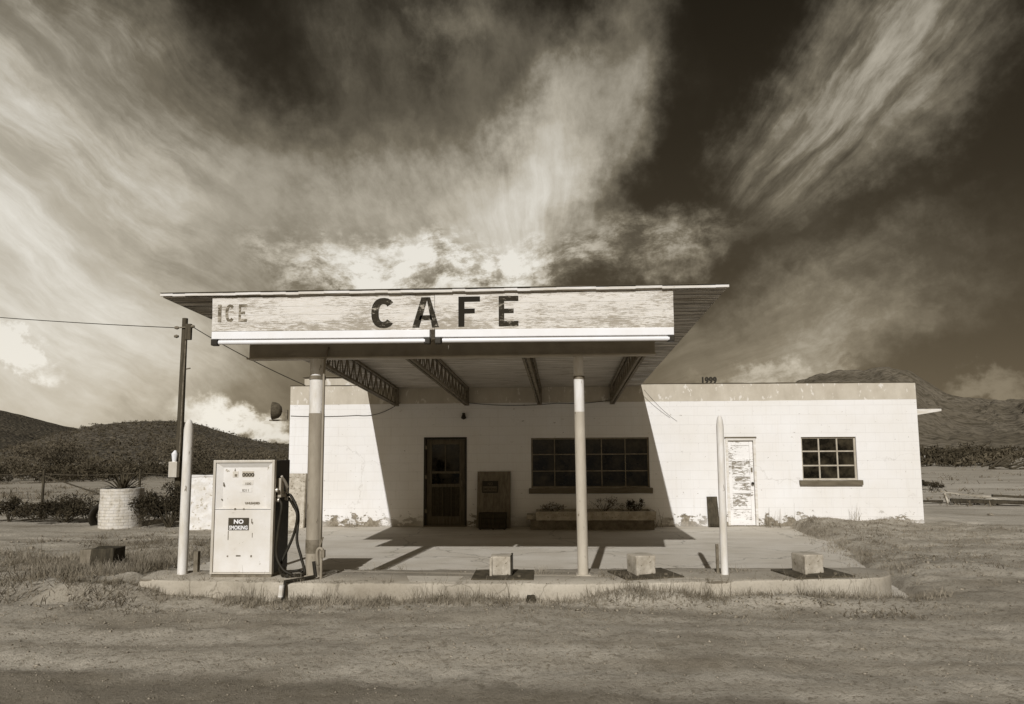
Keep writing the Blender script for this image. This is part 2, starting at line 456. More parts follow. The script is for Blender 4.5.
# ------------------------------------------------------------------ camera and light
cam = bpy.data.cameras.new('camera'); co = bpy.data.objects.new('camera', cam); COL.objects.link(co)
cam.sensor_width = 36; cam.lens = 680 / 1024 * 36; cam.shift_y = 29.2 / 1024; cam.clip_end = 30000; cam.clip_start = .05
p_, y_, r_ = .099, .0451, .0061
Rz = Matrix.Rotation(y_, 3, 'Z'); Rx = Matrix.Rotation(p_, 3, 'X')
rt, fw, up = [Rz @ Rx @ Vector(v) for v in ((1, 0, 0), (0, 1, 0), (0, 0, 1))]
c_, s_ = math.cos(r_), math.sin(r_)
rt2 = rt * c_ - up * s_; up2 = up * c_ + rt * s_
co.matrix_world = Matrix(((rt2.x, up2.x, -fw.x, 0), (rt2.y, up2.y, -fw.y, 0), (rt2.z, up2.z, -fw.z, 1.7), (0, 0, 0, 1)))
scene.camera = co

SUN_AZ, SUN_EL = R(8), R(30.5)          # shadows run towards +Y, turned 8 deg to +X
sd = Vector((math.sin(SUN_AZ) * math.cos(SUN_EL), math.cos(SUN_AZ) * math.cos(SUN_EL), -math.sin(SUN_EL)))
sl = bpy.data.lights.new('sun', 'SUN'); sl.energy = 3.5; sl.angle = R(.5); sl.color = (1.0, .992, .98)
so = bpy.data.objects.new('sun', sl); COL.objects.link(so); so.rotation_euler = sd.to_track_quat('-Z', 'Y').to_euler(); so.location = (-6, -20, 20)

#SKYBEGIN
def azel(x, y):
    """direction of a point of the sky, in degrees of azimuth and elevation"""
    d = rt2 * ((x - 512) / 680) + up2 * ((381.2 - y) / 680) + fw
    return math.degrees(math.atan2(d.x, d.y)), math.degrees(math.atan2(d.z, math.hypot(d.x, d.y)))

def make_sky():
    w = bpy.data.worlds.new('World'); scene.world = w; w.use_nodes = True
    t = NT.__new__(NT); t.t = w.node_tree; t.n = t.t.nodes; t.l = t.t.links
    t.tc = t.n.new('ShaderNodeTexCoord')
    bg = t.n['Background']; bg.inputs['Strength'].default_value = .1
    sky = t.n.new('ShaderNodeTexSky'); sky.sky_type = 'NISHITA'; sky.sun_disc = False
    sky.sun_elevation = SUN_EL; sky.sun_rotation = SUN_AZ + math.pi
    sky.air_density = 1.0; sky.dust_density = 1.2; sky.ozone_density = 1.5
    sc = t.n.new('ShaderNodeSeparateColor'); t.l.new(sky.outputs[0], sc.inputs[0])
    x, y, z = t.sep(t.tc.outputs['Generated'])
    az = t.math('DEGREES', t.math('ARCTAN2', x, y)) if False else t.math('MULTIPLY', t.math('ARCTAN2', x, y), 57.29578)
    el = t.math('MULTIPLY', t.math('ARCSINE', z), 57.29578)
    # warp
    cb = t.n.new('ShaderNodeCombineXYZ'); t.l.new(az, cb.inputs[0]); t.l.new(el, cb.inputs[1])
    P = cb.outputs[0]
    def nz(co, scale, detail=6, rough=.6, dist=0, loc=(0, 0, 0), s3=(1, 1, 1)):
        m = t.n.new('ShaderNodeMapping'); m.inputs['Location'].default_value = loc; m.inputs['Scale'].default_value = s3
        t.l.new(co, m.inputs[0]); return t.noise(m.outputs[0], scale, detail, rough, dist)
    w1 = t.math('SUBTRACT', nz(P, .10, 2.5, .5), .5); w2 = t.math('SUBTRACT', nz(P, .10, 2.5, .5, 0, (50, 20, 0)), .5)
    f1 = t.math('SUBTRACT', nz(P, .55, 5, .62, 0, (9, 3, 0)), .5); f2 = t.math('SUBTRACT', nz(P, .55, 5, .62, 0, (70, 40, 0)), .5)
    def warped(k):
        c2 = t.n.new('ShaderNodeCombineXYZ')
        t.l.new(t.math('MULTIPLY_ADD', w1, k, az), c2.inputs[0]); t.l.new(t.math('MULTIPLY_ADD', w2, k, el), c2.inputs[1])
        return c2.outputs[0]
    def frayed(k, q):
        c2 = t.n.new('ShaderNodeCombineXYZ')
        t.l.new(t.math('MULTIPLY_ADD', f1, q, t.math('MULTIPLY_ADD', w1, k, az)), c2.inputs[0]); t.l.new(t.math('MULTIPLY_ADD', f2, q, t.math('MULTIPLY_ADD', w2, k, el)), c2.inputs[1])
        return c2.outputs[0]
    PW = frayed(7.0, 5.0); PS = frayed(12.0, 5.0)
    # streak coordinates: fan of cirrus fibres out of one point low in the sky
    fx, fy = azel(545, 420)
    def fan(co, fx, fy, ka, kr, seed):
        m = t.n.new('ShaderNodeVectorMath'); m.operation = 'SUBTRACT'; m.inputs[1].default_value = (fx, fy, 0)
        t.l.new(co, m.inputs[0]); a, b, _ = t.sep(m.outputs[0])
        ang = t.math('ARCTAN2', a, b)
        rad = t.math('SQRT', t.math('ADD', t.math('MULTIPLY', a, a), t.math('MULTIPLY', b, b)))
        c2 = t.n.new('ShaderNodeCombineXYZ'); t.l.new(t.math('MULTIPLY', ang, ka), c2.inputs[0]); t.l.new(t.math('MULTIPLY', rad, kr), c2.inputs[1])
        c2.inputs[2].default_value = seed
        return c2.outputs[0]
    streak = t.noise(fan(frayed(3.0, .8), fx, fy, 3.2, .075, 1), 1.5, 12, .68, .0)
    streak_a = t.noise(fan(frayed(2.0, .5), fx, fy, 6.0, .05, 4), 1.5, 12, .66, .0)
    streak_b = t.noise(fan(frayed(3.0, .3), fx, fy, 19.0, .06, 14), 1.5, 8, .62, .0)
    streak_f = t.math('ADD', t.math('MULTIPLY', streak_a, .68), t.math('MULTIPLY', streak_b, .32))
    # diagonal cirrus sheet of the left side: fibres falling to the right
    def lin(co, deg, along, across, seed):
        m = t.n.new('ShaderNodeMapping'); m.vector_type = 'TEXTURE'
        m.inputs['Rotation'].default_value = (0, 0, R(deg)); m.inputs['Scale'].default_value = (along, across, 1); m.inputs['Location'].default_value = (seed, seed, seed)
        t.l.new(co, m.inputs[0]); return m.outputs[0]
    leftst = t.noise(lin(warped(5.0), -31, 24, 6.5, 3), 1.3, 12, .62, .0)
    leftfine = t.noise(lin(frayed(4.0, .9), -34, 9, 1.8, 5), 1.3, 10, .64, .0)
    hair = t.noise(lin(frayed(4.0, .9), -37, 6, .6, 8), 1.3, 8, .62, .0)
    cumul = t.noise(lin(warped(3.0), 6, 5.0, 2.8, 9), 1.2, 12, .70, .0)
    def blob(co, cx, cy, ax, ay, ex, ey, soft=1.0):
        """soft ellipse: centre, end of its long axis, end of its short axis (points of the photograph's sky turned into directions)"""
        c = azel(cx, cy); a = azel(ax, ay); b = azel(ex, ey)
        ux, uy = a[0] - c[0], a[1] - c[1]; L = math.hypot(ux, uy); ang = math.atan2(uy, ux)
        vx, vy = b[0] - c[0], b[1] - c[1]; W = abs(-vx * math.sin(ang) + vy * math.cos(ang))
        m = t.n.new('ShaderNodeMapping'); m.vector_type = 'TEXTURE'
        m.inputs['Location'].default_value = (c[0], c[1], 0); m.inputs['Rotation'].default_value = (0, 0, ang); m.inputs['Scale'].default_value = (L, W, 1)
        t.l.new(co, m.inputs[0])
        v = t.n.new('ShaderNodeVectorMath'); v.operation = 'LENGTH'; t.l.new(m.outputs[0], v.inputs[0])
        r = t.n.new('ShaderNodeMapRange'); r.interpolation_type = 'SMOOTHERSTEP'
        r.inputs['From Min'].default_value = 1.0; r.inputs['From Max'].default_value = max(0, 1 - soft)
        t.l.new(v.outputs['Value'], r.inputs['Value']); return r.outputs[0]
    def tex(n, lo, hi, a=0., b=1.):
        r = t.n.new('ShaderNodeMapRange'); r.interpolation_type = 'SMOOTHSTEP'
        for k, v in (('From Min', lo), ('From Max', hi), ('To Min', a), ('To Max', b)): r.inputs[k].default_value = v
        t.l.new(n, r.inputs['Value']); return r.outputs[0]
    D = None
    def put(mask, texture, amt):
        nonlocal D
        d = t.math('MULTIPLY', t.math('MULTIPLY', mask, texture), amt)
        D = d if D is None else t.math('ADD', D, d)
    T_left = t.math('ADD', t.math('MULTIPLY', tex(leftst, .22, .76), .56), t.math('ADD', t.math('MULTIPLY', tex(leftfine, .25, .75), .28), t.math('MULTIPLY', t.math('MULTIPLY', tex(hair, .2, .8), tex(nz(P, .13, 3, .5, 0, (33, 8, 0)), .4, .7)), .16)))
    put(blob(PW, -80, 330, 400, 400, 130, 20, 1.0), tex(T_left, .05, .95, .68, 1.0), .80)          # left veil, bright to the horizon
    put(blob(PW, 90, 110, 320, 200, 170, -80, .8), tex(T_left, .1, .9, .35, 1.0), .46)         # its upper part
    put(blob(PW, 110, 270, 420, 420, 230, 110, 1.0), tex(T_left, .05, .95, .35, 1.0), .36)       # the bright diagonal
    put(blob(PW, 20, 60, 230, 120, 70, -60, .9), tex(T_left, .1, .9, .5, 1.0), .26)
    put(blob(PW, 390, 210, 670, 225, 390, 60, 1.0), tex(streak, .3, .7, .6, 1.0), .60)           # grey middle
    put(blob(PS, 580, 120, 680, -110, 490, 80, 1.0), tex(streak, .2, .7, .5, 1.0), .52)         # plume
    put(blob(PW, 520, 210, 440, 330, 410, 150, 1.0), tex(streak_f, .25, .66, .45, 1.0), .40)     # plume foot
    put(blob(PW, 890, 60, 1040, -110, 790, -20, 1.0), tex(streak_f, .34, .64, .12, 1.0), .56)    # cirrus right
    put(blob(PW, 790, 160, 860, 60, 710, 110, 1.0), tex(streak_f, .34, .64, .15, 1.0), .40)
    put(blob(PW, 860, 300, 1090, 190, 900, 400, 1.0), tex(streak, .34, .66, .25, 1.0), .30)       # low right veil
    put(blob(PW, 760, 345, 1000, 300, 780, 420, 1.0), tex(streak_f, .3, .7, .45, 1.0), .26)
    put(blob(PW, 430, 274, 640, 266, 435, 222, .75), tex(cumul, .38, .58, .05, 1.0), .82)          # cumulus over the canopy
    put(blob(PW, 640, 250, 800, 235, 645, 200, 1.0), tex(cumul, .36, .64, .15, 1.0), .50)
    put(blob(PW, 420, 30, 560, -20, 440, 110, 1.0), tex(streak, .36, .7), .20)                 # wisps top centre
    put(blob(PW, 15, 345, 75, 375, 30, 325, .7), tex(cumul, .34, .58), .45)                      # puffs low left
    put(blob(PW, 252, 430, 345, 448, 253, 404, .8), tex(cumul, .33, .5), .80)
    put(blob(PW, 995, 394, 1080, 382, 1000, 370, .8), tex(cumul, .34, .6, .2, 1.0), .20)
    put(blob(PW, 770, 370, 890, 358, 775, 348, .9), tex(cumul, .34, .6, .1, 1.0), .32)
    put(blob(PW, 470, 60, 760, 60, 470, -90, 1.0), tex(t.noise(fan(frayed(5.0, 1.0), fx, fy, 4.0, .09, 24), 1.4, 10, .66), .3, .75, .2, 1.0), .20)   # thin haze top centre
    # the rest of the sky, behind the photographer: thin broken cirrus
    back = t.ramp(t.math('MULTIPLY', y, -1.), [(.0, 0.), (.4, 1.)])
    put(back, tex(t.noise(lin(PW, 15, 30, 8, 11), 1.2, 6, .6), .4, .75), .35)
    D = t.math('MINIMUM', D, 1.0)
    # clear sky: the red of the blue sky, as a red filter on the film keeps it
    red = t.math('MAXIMUM', t.math('MULTIPLY_ADD', sc.outputs[0], .215, -.10), .07)
    clear = t.mix(1.0, red, (1.27, 1.0, .63, 1), 'MULTIPLY')
    clear = t.mix(1.0, clear, (SKYK, SKYK, SKYK, 1), 'MULTIPLY')
    cl = t.ramp(D, [(0, (.0, .0, .0, 1)), (.25, (1.5, 1.32, .98, 1)), (.55, (4.3, 3.95, 3.25, 1)), (1, (7.6, 7.35, 6.7, 1))])
    out = t.mix(1.0, clear, cl, 'ADD')
    t.l.new(out, bg.inputs['Color'])
    w.cycles.sampling_method = 'MANUAL'; w.cycles.sample_map_resolution = 512
SKYK = 1.0
make_sky()
#SKYEND
scene.view_settings.view_transform = 'Standard'; scene.view_settings.look = 'None'
scene.view_settings.exposure = 0; scene.view_settings.gamma = 1
#BODY
# ------------------------------------------------------------------ ground
YB = 15.15
def edge_right(y):                       # right-hand edge of the apron
    return np.interp(y, [7.9, 9.7, 15.1], [4.25, 4.62, 5.45])
def gz(x, y):
    x = np.asarray(x, float); y = np.asarray(y, float)
    d = np.hypot(x, y)
    z = -.02 + .115 * sstep(3.5, 7.0, y) * (1 - sstep(8.0, 12.0, y)) + .035 * fbm(x * .5, y * .5, 3, 3)
    z = z + .030 * fbm(x * 2.2, y * 2.2, 3, 9) * sstep(40, 15, d) * (.35 + .65 * sstep(6.6, 8.0, y)) + .030 * fbm(x * 6, y * 6, 4, 5) * sstep(30, 12, d)
    z = z + .05 * fbm(x * .35, y * 1.6, 2, 21) * sstep(4, 6, y) * sstep(8, 7, y)
    # dirt banked on the kerb and at the ends of the island
    z = z + .15 * np.exp(-((y - 7.40) / .17) ** 2) * sstep(-5.5, -4, x) * sstep(3.9, 2.6, x) * np.clip(.35 + 1.3 * fbm(x * 1.1, y, 3, 2), 0, 1)
    for yt in (5.35, 6.45): z = z - .028 * np.exp(-((y - yt - .10 * np.sin(x * .35) + .03 * x) / .13) ** 2) * (.6 + .8 * vn(x * 1.2, y, 77))     # wheel ruts
    left = sstep(-4.2, -5.6, x) * sstep(7.2, 8.2, y) * sstep(16, 12, y)
    z = z + left * (.03 + .06 * fbm(x * 1.3, y * 1.3, 3, 31))
    z = z + .20 * np.exp(-(((x + 4.72) / .42) ** 2 + ((y - 7.62) / .36) ** 2)) * (1 + .8 * vn(x * 3, y * 3, 6))
    # spoil heap along the right edge of the apron, up to the wall
    r = x - edge_right(y)
    up = sstep(-.25, .6, r) * sstep(7.6, 9.2, y) * sstep(11.5, 8.5, x)
    lump = fbm(x * 1.5, y * 1.5, 4, 41)
    z = z + up * (.08 + .085 * lump)
    z = z + .20 * np.exp(-(((x - 5.55) / .85) ** 2 + ((y - 14.5) / .75) ** 2)) * (.8 + .6 * lump)
    z = z + .10 * np.exp(-(((x - 6.9) / .8) ** 2 + ((y - 14.7) / .5) ** 2))
    ins = sstep(-5.25, -5.0, x) * sstep(-.05, -.25, r) * sstep(7.5, 7.9, y) * sstep(15.6, 15.3, y)
    z = z * (1 - ins) + (-.09) * ins
    inb = sstep(-5.6, -5.3, x) * sstep(7.9, 7.6, x) * sstep(15.3, 15.5, y) * sstep(23, 22, y)
    z = z * (1 - inb) - .2 * inb
    hum = np.exp(-(((x + 4.98) / .50) ** 4 + ((y - 7.66) / .46) ** 4)) + .75 * np.exp(-(((x + 5.9) / .9) ** 2 + ((y - 7.9) / .7) ** 2))
    z = np.maximum(z, .285 * np.minimum(hum, 1) * (1 + .25 * fbm(x * 2.5, y * 2.5, 3, 63)) - .02)
    # far flats with low hummocks, dropping a little
    far = sstep(25, 70, d)
    z = z - .35 * far + far * 1.1 * np.maximum(0, fbm(x * .06, y * .12, 4, 51) - .05) 
    return z
def graded(a, b, h0, lo, hi, g=1.09):
    xs = list(np.arange(a, b + 1e-6, h0)); h = h0
    while xs[-1] < hi: h *= g; xs.append(xs[-1] + h)
    h = h0
    while xs[0] > lo: h *= g; xs.insert(0, xs[0] - h)
    return np.array(xs)
gx = graded(-8, 9, .06, -9000, 9000); gy = graded(4.2, 15.6, .06, -9000, 9000)
GX, GY = np.meshgrid(gx, gy); GZ = gz(GX, GY)
nx, ny = len(gx), len(gy)
idx = np.arange(nx * ny).reshape(ny, nx)
fc = np.stack([idx[:-1, :-1], idx[:-1, 1:], idx[1:, 1:], idx[1:, :-1]], -1).reshape(-1, 4)
tag(mesh_np('desert_ground', np.stack([GX, GY, GZ], -1).reshape(-1, 3), fc, M['ground'], smooth=True), kind='structure')

ap = MB(); ap.prism([(-5.0, 7.95), (4.20, 7.95), (4.72, 9.7), (5.65, 15.14), (-5.95, 15.14), (-5.55, 10.5)], -.12, 0)
tag(ap.build('concrete_apron', M['apron']), kind='structure')

# hills -----------------------------------------------------------
def hill(name, mat, ridge, r0, rr, r1, n_az=260, n_r=70, rug=.12, seed=0, fs=.02, gully=0.):
    """terrain between the foot r0 and the back r1 whose skyline, at distance rr, follows ridge [(azimuth, elevation)]"""
    a = np.linspace(ridge[0][0], ridge[-1][0], n_az)
    e = np.interp(a, [q[0] for q in ridge], [q[1] for q in ridge])
    k = np.hanning(11); k /= k.sum(); e = np.convolve(np.pad(e, 5, 'edge'), k, 'valid')
    rad = np.concatenate([np.linspace(r0, rr, int(n_r * .7)), np.linspace(rr, r1, n_r - int(n_r * .7) + 1)[1:]])
    A, RA = np.meshgrid(a, rad); E_ = np.meshgrid(e, rad)[0]
    t = np.where(RA < rr, (RA - r0) / (rr - r0), 1 - .6 * (RA - rr) / (r1 - rr))
    X = RA * np.sin(np.radians(A)); Y = RA * np.cos(np.radians(A))
    top = rr * np.tan(np.radians(E_)) + 1.7
    prof = np.clip(t, 0, 1) ** 1.5 * (1.6 - .6 * np.clip(t, 0, 1))
    prof = np.where(RA < rr, prof, t)
    nz = fbm(X * fs, Y * fs, 6, seed, .55)
    if gully:
        g = np.abs(fbm(A * .9 + 2 * nz, RA * fs * .12, 4, seed + 5)) * 2
        nz = nz * .5 - gully * (.5 - g)
    Z = -1.2 + (top + 1.2) * prof + nz * rug * top.max() * np.clip(t * (1.25 - t) * 3, 0.04, 1) * .9
    i = np.arange(A.size).reshape(A.shape)
    f = np.stack([i[:-1, :-1], i[:-1, 1:], i[1:, 1:], i[1:, :-1]], -1).reshape(-1, 4)
    return tag(mesh_np(name, np.stack([X, Y, Z], -1).reshape(-1, 3), f, mat, smooth=True), kind='structure')
hill('far_hill', M['hill2'], [(-62, 3.2), (-50, 4.2), (-44, 3.6), (-39.6, 2.8), (-37.4, 2.15), (-35.3, 1.65), (-33, 1.2), (-27, .6), (-20, -.1)], 250, 620, 900, seed=3, rug=.10)
hill('scrub_hill', M['hill'], [(-41, -.1), (-38.5, .5), (-36.3, 1.3), (-34.2, 1.9), (-31.9, 2.25), (-29.5, 2.32), (-27.9, 2.22), (-26, 1.62), (-24, .98), (-22, .5), (-20.6, .32), (-16, .25), (-8, .1)], 110, 330, 520, seed=8, rug=.17, gully=.25)
hill('rocky_mountain', M['mountain'], [(-6, 1.2), (6, 2.0), (14, 3.4), (19, 4.6), (21.5, 5.35), (23, 5.75), (25, 5.6), (27, 5.75), (28, 5.4), (29.1, 4.45), (30.2, 3.7), (31.2, 3.25), (33, 3.1), (36, 3.25), (40, 3.9), (46, 4.6), (56, 3.5), (66, 2)], 420, 1500, 2300, n_az=460, n_r=120, seed=14, rug=.13, fs=.005, gully=.45)

# ------------------------------------------------------------------ leaf clouds
def quads(c, d, u, L, Wd):
    """thin blades: centre c, direction d, side u, length L, width Wd -> verts, faces (quads)"""
    n = len(c)
    a = c - u * (Wd / 2)[:, None]; b = c + u * (Wd / 2)[:, None]
    e = c + d * L[:, None]; 
    v = np.stack([a, b, e + u * (Wd * .2)[:, None], e - u * (Wd * .2)[:, None]], 1).reshape(-1, 3)
    f = np.arange(4 * n).reshape(n, 4)
    return v, f
def rdir(n, up=0.0):
    d = rng.normal(size=(n, 3)); d[:, 2] = d[:, 2] + up
    return d / np.linalg.norm(d, axis=1)[:, None]
def leaf_cloud(cent, rad, n, size, flat=.75, clumps=9):
    """leaves gathered in clumps inside an uneven crown"""
    cc = rng.normal(size=(clumps, 3)); cc /= np.linalg.norm(cc, axis=1)[:, None]
    cc *= (rng.uniform(.25, 1, clumps) ** .6)[:, None]; cc[:, 2] = np.abs(cc[:, 2]) * flat - .12
    k = rng.integers(0, clumps, n); rr = rng.uniform(.18, .42, clumps)
    q = rng.normal(size=(n, 3)); q /= np.linalg.norm(q, axis=1)[:, None]; q *= (rng.uniform(0, 1, n) ** .45)[:, None]
    p = cc[k] + q * rr[k][:, None]
    p = np.array(cent) + p * np.array(rad)
    d = rdir(n, .4); s = np.cross(d, rdir(n)); s /= np.linalg.norm(s, axis=1)[:, None] + 1e-6
    L = rng.uniform(.6, 1.5, n) * size
    return quads(p, d, s, L, L * rng.uniform(.25, .5, n))
def join(parts):
    vs, fs, b = [], [], 0
    for v, f in parts: vs.append(v); fs.append(f + b); b += len(v)
    return np.concatenate(vs), np.concatenate(fs)
def leafmesh(name, parts, mat, parent=None):
    v, f = join(parts)
    if parent is not None: v = v - np.array(origin(parent))
    return mesh_np(name, v, f, mat, parent)
def grass_tufts(xy, blades, h, w, spread, lean=.45):
    n = len(xy); k = np.repeat(np.arange(n), blades); m = len(k)
    hh = (h * rng.uniform(.5, 1.25, n))[k] * rng.uniform(.5, 1.1, m)
    c = np.zeros((m, 3)); c[:, :2] = xy[k] + rng.normal(size=(m, 2)) * spread
    c[:, 2] = zsurf(c[:, 0], c[:, 1]) - .01
    d = np.zeros((m, 3)); d[:, :2] = rng.normal(size=(m, 2)) * lean; d[:, 2] = 1; d /= np.linalg.norm(d, axis=1)[:, None]
    a = rng.uniform(0, 6.28, m); u = np.stack([np.cos(a), np.sin(a), np.zeros(m)], -1)
    return quads(c, d, u, hh, w * rng.uniform(.6, 1.4, m))

# island footprint
ISL = [(-4.58, 7.80), (-4.52, 7.55), (-3.5, 7.42), (-2.6, 7.37), (-1.0, 7.34), (.48, 7.36), (1.65, 7.48), (2.75, 7.60), (3.4, 7.67), (3.68, 7.78), (3.85, 7.93), (3.93, 8.12), (3.88, 8.30), (3.72, 8.40), (2.4, 8.34), (.9, 8.30), (-1.1, 8.21), (-2.4, 8.18), (-4.60, 8.10)]
def inside(x, y, poly):
    r = np.zeros(np.shape(x), bool); n = len(poly)
    for i in range(n):
        (x0, y0), (x1, y1) = poly[i], poly[(i + 1) % n]
        if y0 == y1: continue
        c = ((y0 > y) != (y1 > y)) & (x < (x1 - x0) * (y - y0) / (y1 - y0) + x0); r ^= c
    return r
def zsurf(x, y):
    z = gz(x, y)
    z = np.where((x > -5.3) & (x < edge_right(y) - .1) & (y > 8.15) & (y < 15.1), np.maximum(z, 0), z)
    return np.where(inside(x, y, ISL), np.maximum(z, .28), z)

# ------------------------------------------------------------------ cafe building
bld = thing('cafe_building', 'long low white painted block cafe with flat roof, screen door and steel windows', 'building', (1.2, YB, 0))
X0, X1 = -5.72, 8.12
zt = lambda x: 3.145 - .0045 * (x - X0)
# front wall with openings
OPEN = [(-2.66, -1.70, .0, 1.965), (-.27, 2.325, .835, 1.935), (3.985, 4.63, .02, 1.90), (5.615, 6.785, .985, 1.915)]
w = MB()
xs = sorted({X0, X1} | {o[0] for o in OPEN} | {o[1] for o in OPEN})
for a, b in zip(xs[:-1], xs[1:]):
    o = [q for q in OPEN if abs(q[0] - a) < 1e-6]
    if o:
        q = o[0]
        w.box(a, b, YB, YB + .2, q[3], 2.72)
        w.box(a, b, YB, YB + .2, -.3, q[2]) if q[2] > -.05 else None
    else:
        w.box(a, b, YB, YB + .2, -.3, 2.72)
w.box(X0, X0 + .2, YB + .2, 22.6, -.3, 3.10); w.box(X1 - .2, X1, YB + .2, 22.6, -.3, 3.05); w.box(X0, X1, 22.6, 22.8, -.3, 3.0)
w.box(X0 + .2, X1 - .2, YB + .8, YB + .85, -.3, 2.7)                     # room wall seen as darkness behind the panes
wl_ = w.build('wall', M['wall'], bld)
pb = MB(); vs = []
pb.add([(X0, YB, 2.72), (X1, YB, 2.72), (X1, YB + .2, 2.72), (X0, YB + .2, 2.72), (X0, YB, zt(X0)), (X1, YB, zt(X1)), (X1, YB + .2, zt(X1)), (X0, YB + .2, zt(X0))],
       [(3, 2, 1, 0), (4, 5, 6, 7), (0, 1, 5, 4), (1, 2, 6, 5), (2, 3, 7, 6), (3, 0, 4, 7)])
pb.build('parapet', M['band'], bld, sub=.25, rough=.008)
cp_ = MB(); n = 60
for i in range(n):
    a, b = X0 - .01 + (X1 - X0 + .02) * i / n, X0 - .01 + (X1 - X0 + .02) * (i + 1) / n
    cp_.box(a, b, YB - .012, YB + .22, zt(a) + .001, zt(a) + .016 + random.uniform(-.004, .006))
cp_.build('roof_coping', M['roof'], bld)
MB().box(X0 + .2, X1 - .2, YB + .2, 22.6, 2.74, 2.80).build('roof', M['roof'], bld)
rb = MB().box(-5.62, -4.36, YB + .6, YB + 1.6, 2.8, 3.40).build('roof_vent_box', M['band'], bld, bevel=.01)
MB().box(-5.66, -4.32, YB + .55, YB + 1.65, 3.402, 3.43).build('lid', M['sill'], rb)
MB().add([(X1, 15.5, 2.36), (X1 + .72, 15.5, 2.475), (X1 + .72, 15.5, 2.525), (X1, 15.5, 2.525), (X1, 18.5, 2.36), (X1 + .72, 18.5, 2.475), (X1 + .72, 18.5, 2.525), (X1, 18.5, 2.525)],
         [(0, 1, 2, 3), (7, 6, 5, 4), (0, 4, 5, 1), (1, 5, 6, 2), (2, 6, 7, 3), (3, 7, 4, 0)]).build('side_eave', M['trim'], bld, bevel=.01)

# screen door
dx0, dx1, dz1 = -2.66, -1.70, 1.965
dr = MB()
yd = YB + .06
for a, b in ((dx0 + .05, dx0 + .17), (dx1 - .17, dx1 - .05)): dr.box(a, b, yd, yd + .04, .03, dz1 - .05)
for a, b in ((.03, .22), (.86, .93), (1.16, 1.21), (dz1 - .16, dz1 - .05)): dr.box(dx0 + .172, dx1 - .172, yd + .002, yd + .038, a, b)
dr.box(dx0 + .46, dx0 + .485, yd + .004, yd + .036, 1.212, dz1 - .162)
dr.box(dx0 + .40, dx0 + .415, yd + .004, yd + .03, .222, .858); dr.box(dx0 + .60, dx0 + .612, yd + .004, yd + .03, .222, .858)
door = dr.build('screen_door', M['stile'], bld, bevel=.004)
fr = MB(); fr.box(dx0, dx0 + .047, YB - .012, YB + .15, 0, dz1); fr.box(dx1 - .047, dx1, YB - .012, YB + .15, 0, dz1); fr.box(dx0 + .048, dx1 - .048, YB - .01, YB + .15, dz1 - .047, dz1)
fr.build('door_frame', M['dark'], door)
MB().box(dx0 + .17, dx1 - .17, yd + .02, yd + .03, .22, .86).build('lower_panel', M['wood_dark'], door)
MB().box(dx0 + .17, dx1 - .17, yd + .02, yd + .03, .93, dz1 - .16).build('screen', M['glass'], door)
MB().box(dx0 + .02, dx1 - .02, YB - .05, YB + .2, -.02, .028).build('threshold', M['sill'], door, bevel=.008)
for z in (.3, 1.05, 1.7): MB().box(dx0 + .03, dx0 + .075, YB - .02, YB - .0125, z, z + .08).build('hinge', M['rust'], door)
MB().tube([(dx1 - .11, yd, 1.0), (dx1 - .11, yd - .05, 1.0), (dx1 - .11, yd - .05, .88), (dx1 - .11, yd, .88)], .009, 8).build('handle', M['rust'], door)

def window(name, x0, x1, z0, z1, cols, rows, mull, sill_over, sill_h, label, bw=.022):
    g = MB().box(x0 + .02, x1 - .02, YB + .075, YB + .08, z0 + .02, z1 - .02).build('window', M['glass'], bld)
    g['label'] = label
    f = MB()
    f.box(x0, x0 + .035, YB + .05, YB + .11, z0, z1); f.box(x1 - .035, x1, YB + .05, YB + .11, z0, z1)
    f.box(x0 + .035, x1 - .035, YB + .05, YB + .11, z0, z0 + .035); f.box(x0 + .035, x1 - .035, YB + .05, YB + .11, z1 - .035, z1)
    for i in range(1, cols):
        x = x0 + (x1 - x0) * i / cols; f.box(x - bw / 2, x + bw / 2, YB + .055, YB + .1, z0 + .035, z1 - .035)
    for j in range(1, rows):
        z = z0 + (z1 - z0) * j / rows; f.box(x0 + .035, x1 - .035, YB + .058, YB + .097, z - bw / 2, z + bw / 2)
    f.build('frame', mull, g)
    MB().box(x0 - sill_over, x1 + sill_over, YB - .07, YB + .12, z0 - sill_h, z0 - .002).build('sill', M['sill'], g, bevel=.008, sub=.3, rough=.006)
    return g
window('picture_window', -.27, 2.325, .835, 1.935, 5, 3, M['mullion'], .055, .12, 'wide dark picture window of fifteen panes')
window('small_window', 5.615, 6.785, .985, 1.915, 3, 3, M['mullion_white'], .08, .105, 'small square window of nine panes', .03)

# panelled white door
px0, px1, pz0, pz1 = 3.985, 4.63, .02, 1.90
f = MB(); f.box(px0, px0 + .05, YB - .02, YB + .12, pz0, pz1); f.box(px1 - .05, px1, YB - .02, YB + .12, pz0, pz1); f.box(px0 + .051, px1 - .051, YB - .018, YB + .12, pz1 - .05, pz1)
d2 = MB(); y2 = YB + .03
d2.box(px0 + .055, px0 + .13, y2, y2 + .04, pz0, pz1 - .055); d2.box(px1 - .13, px1 - .055, y2, y2 + .04, pz0, pz1 - .055)
rails = [(.02, .13), (.36, .42), (.70, .76), (1.06, 1.12), (1.40, 1.46), (1.74, 1.845)]
for a, b in rails: d2.box(px0 + .131, px1 - .131, y2 + .002, y2 + .038, a, b)
wd = d2.build('panelled_door', M['door_white'], bld, bevel=.005); wd['label'] = 'white door of five panels with peeling paint'
for (a, b), (c, d) in zip(rails[:-1], rails[1:]): MB().box(px0 + .131, px1 - .131, y2 + .018, y2 + .03, b, c).build('panel', M['door_peel'] if b < 1.4 else M['door_white'], wd)
f.build('door_frame', M['trim'], wd)
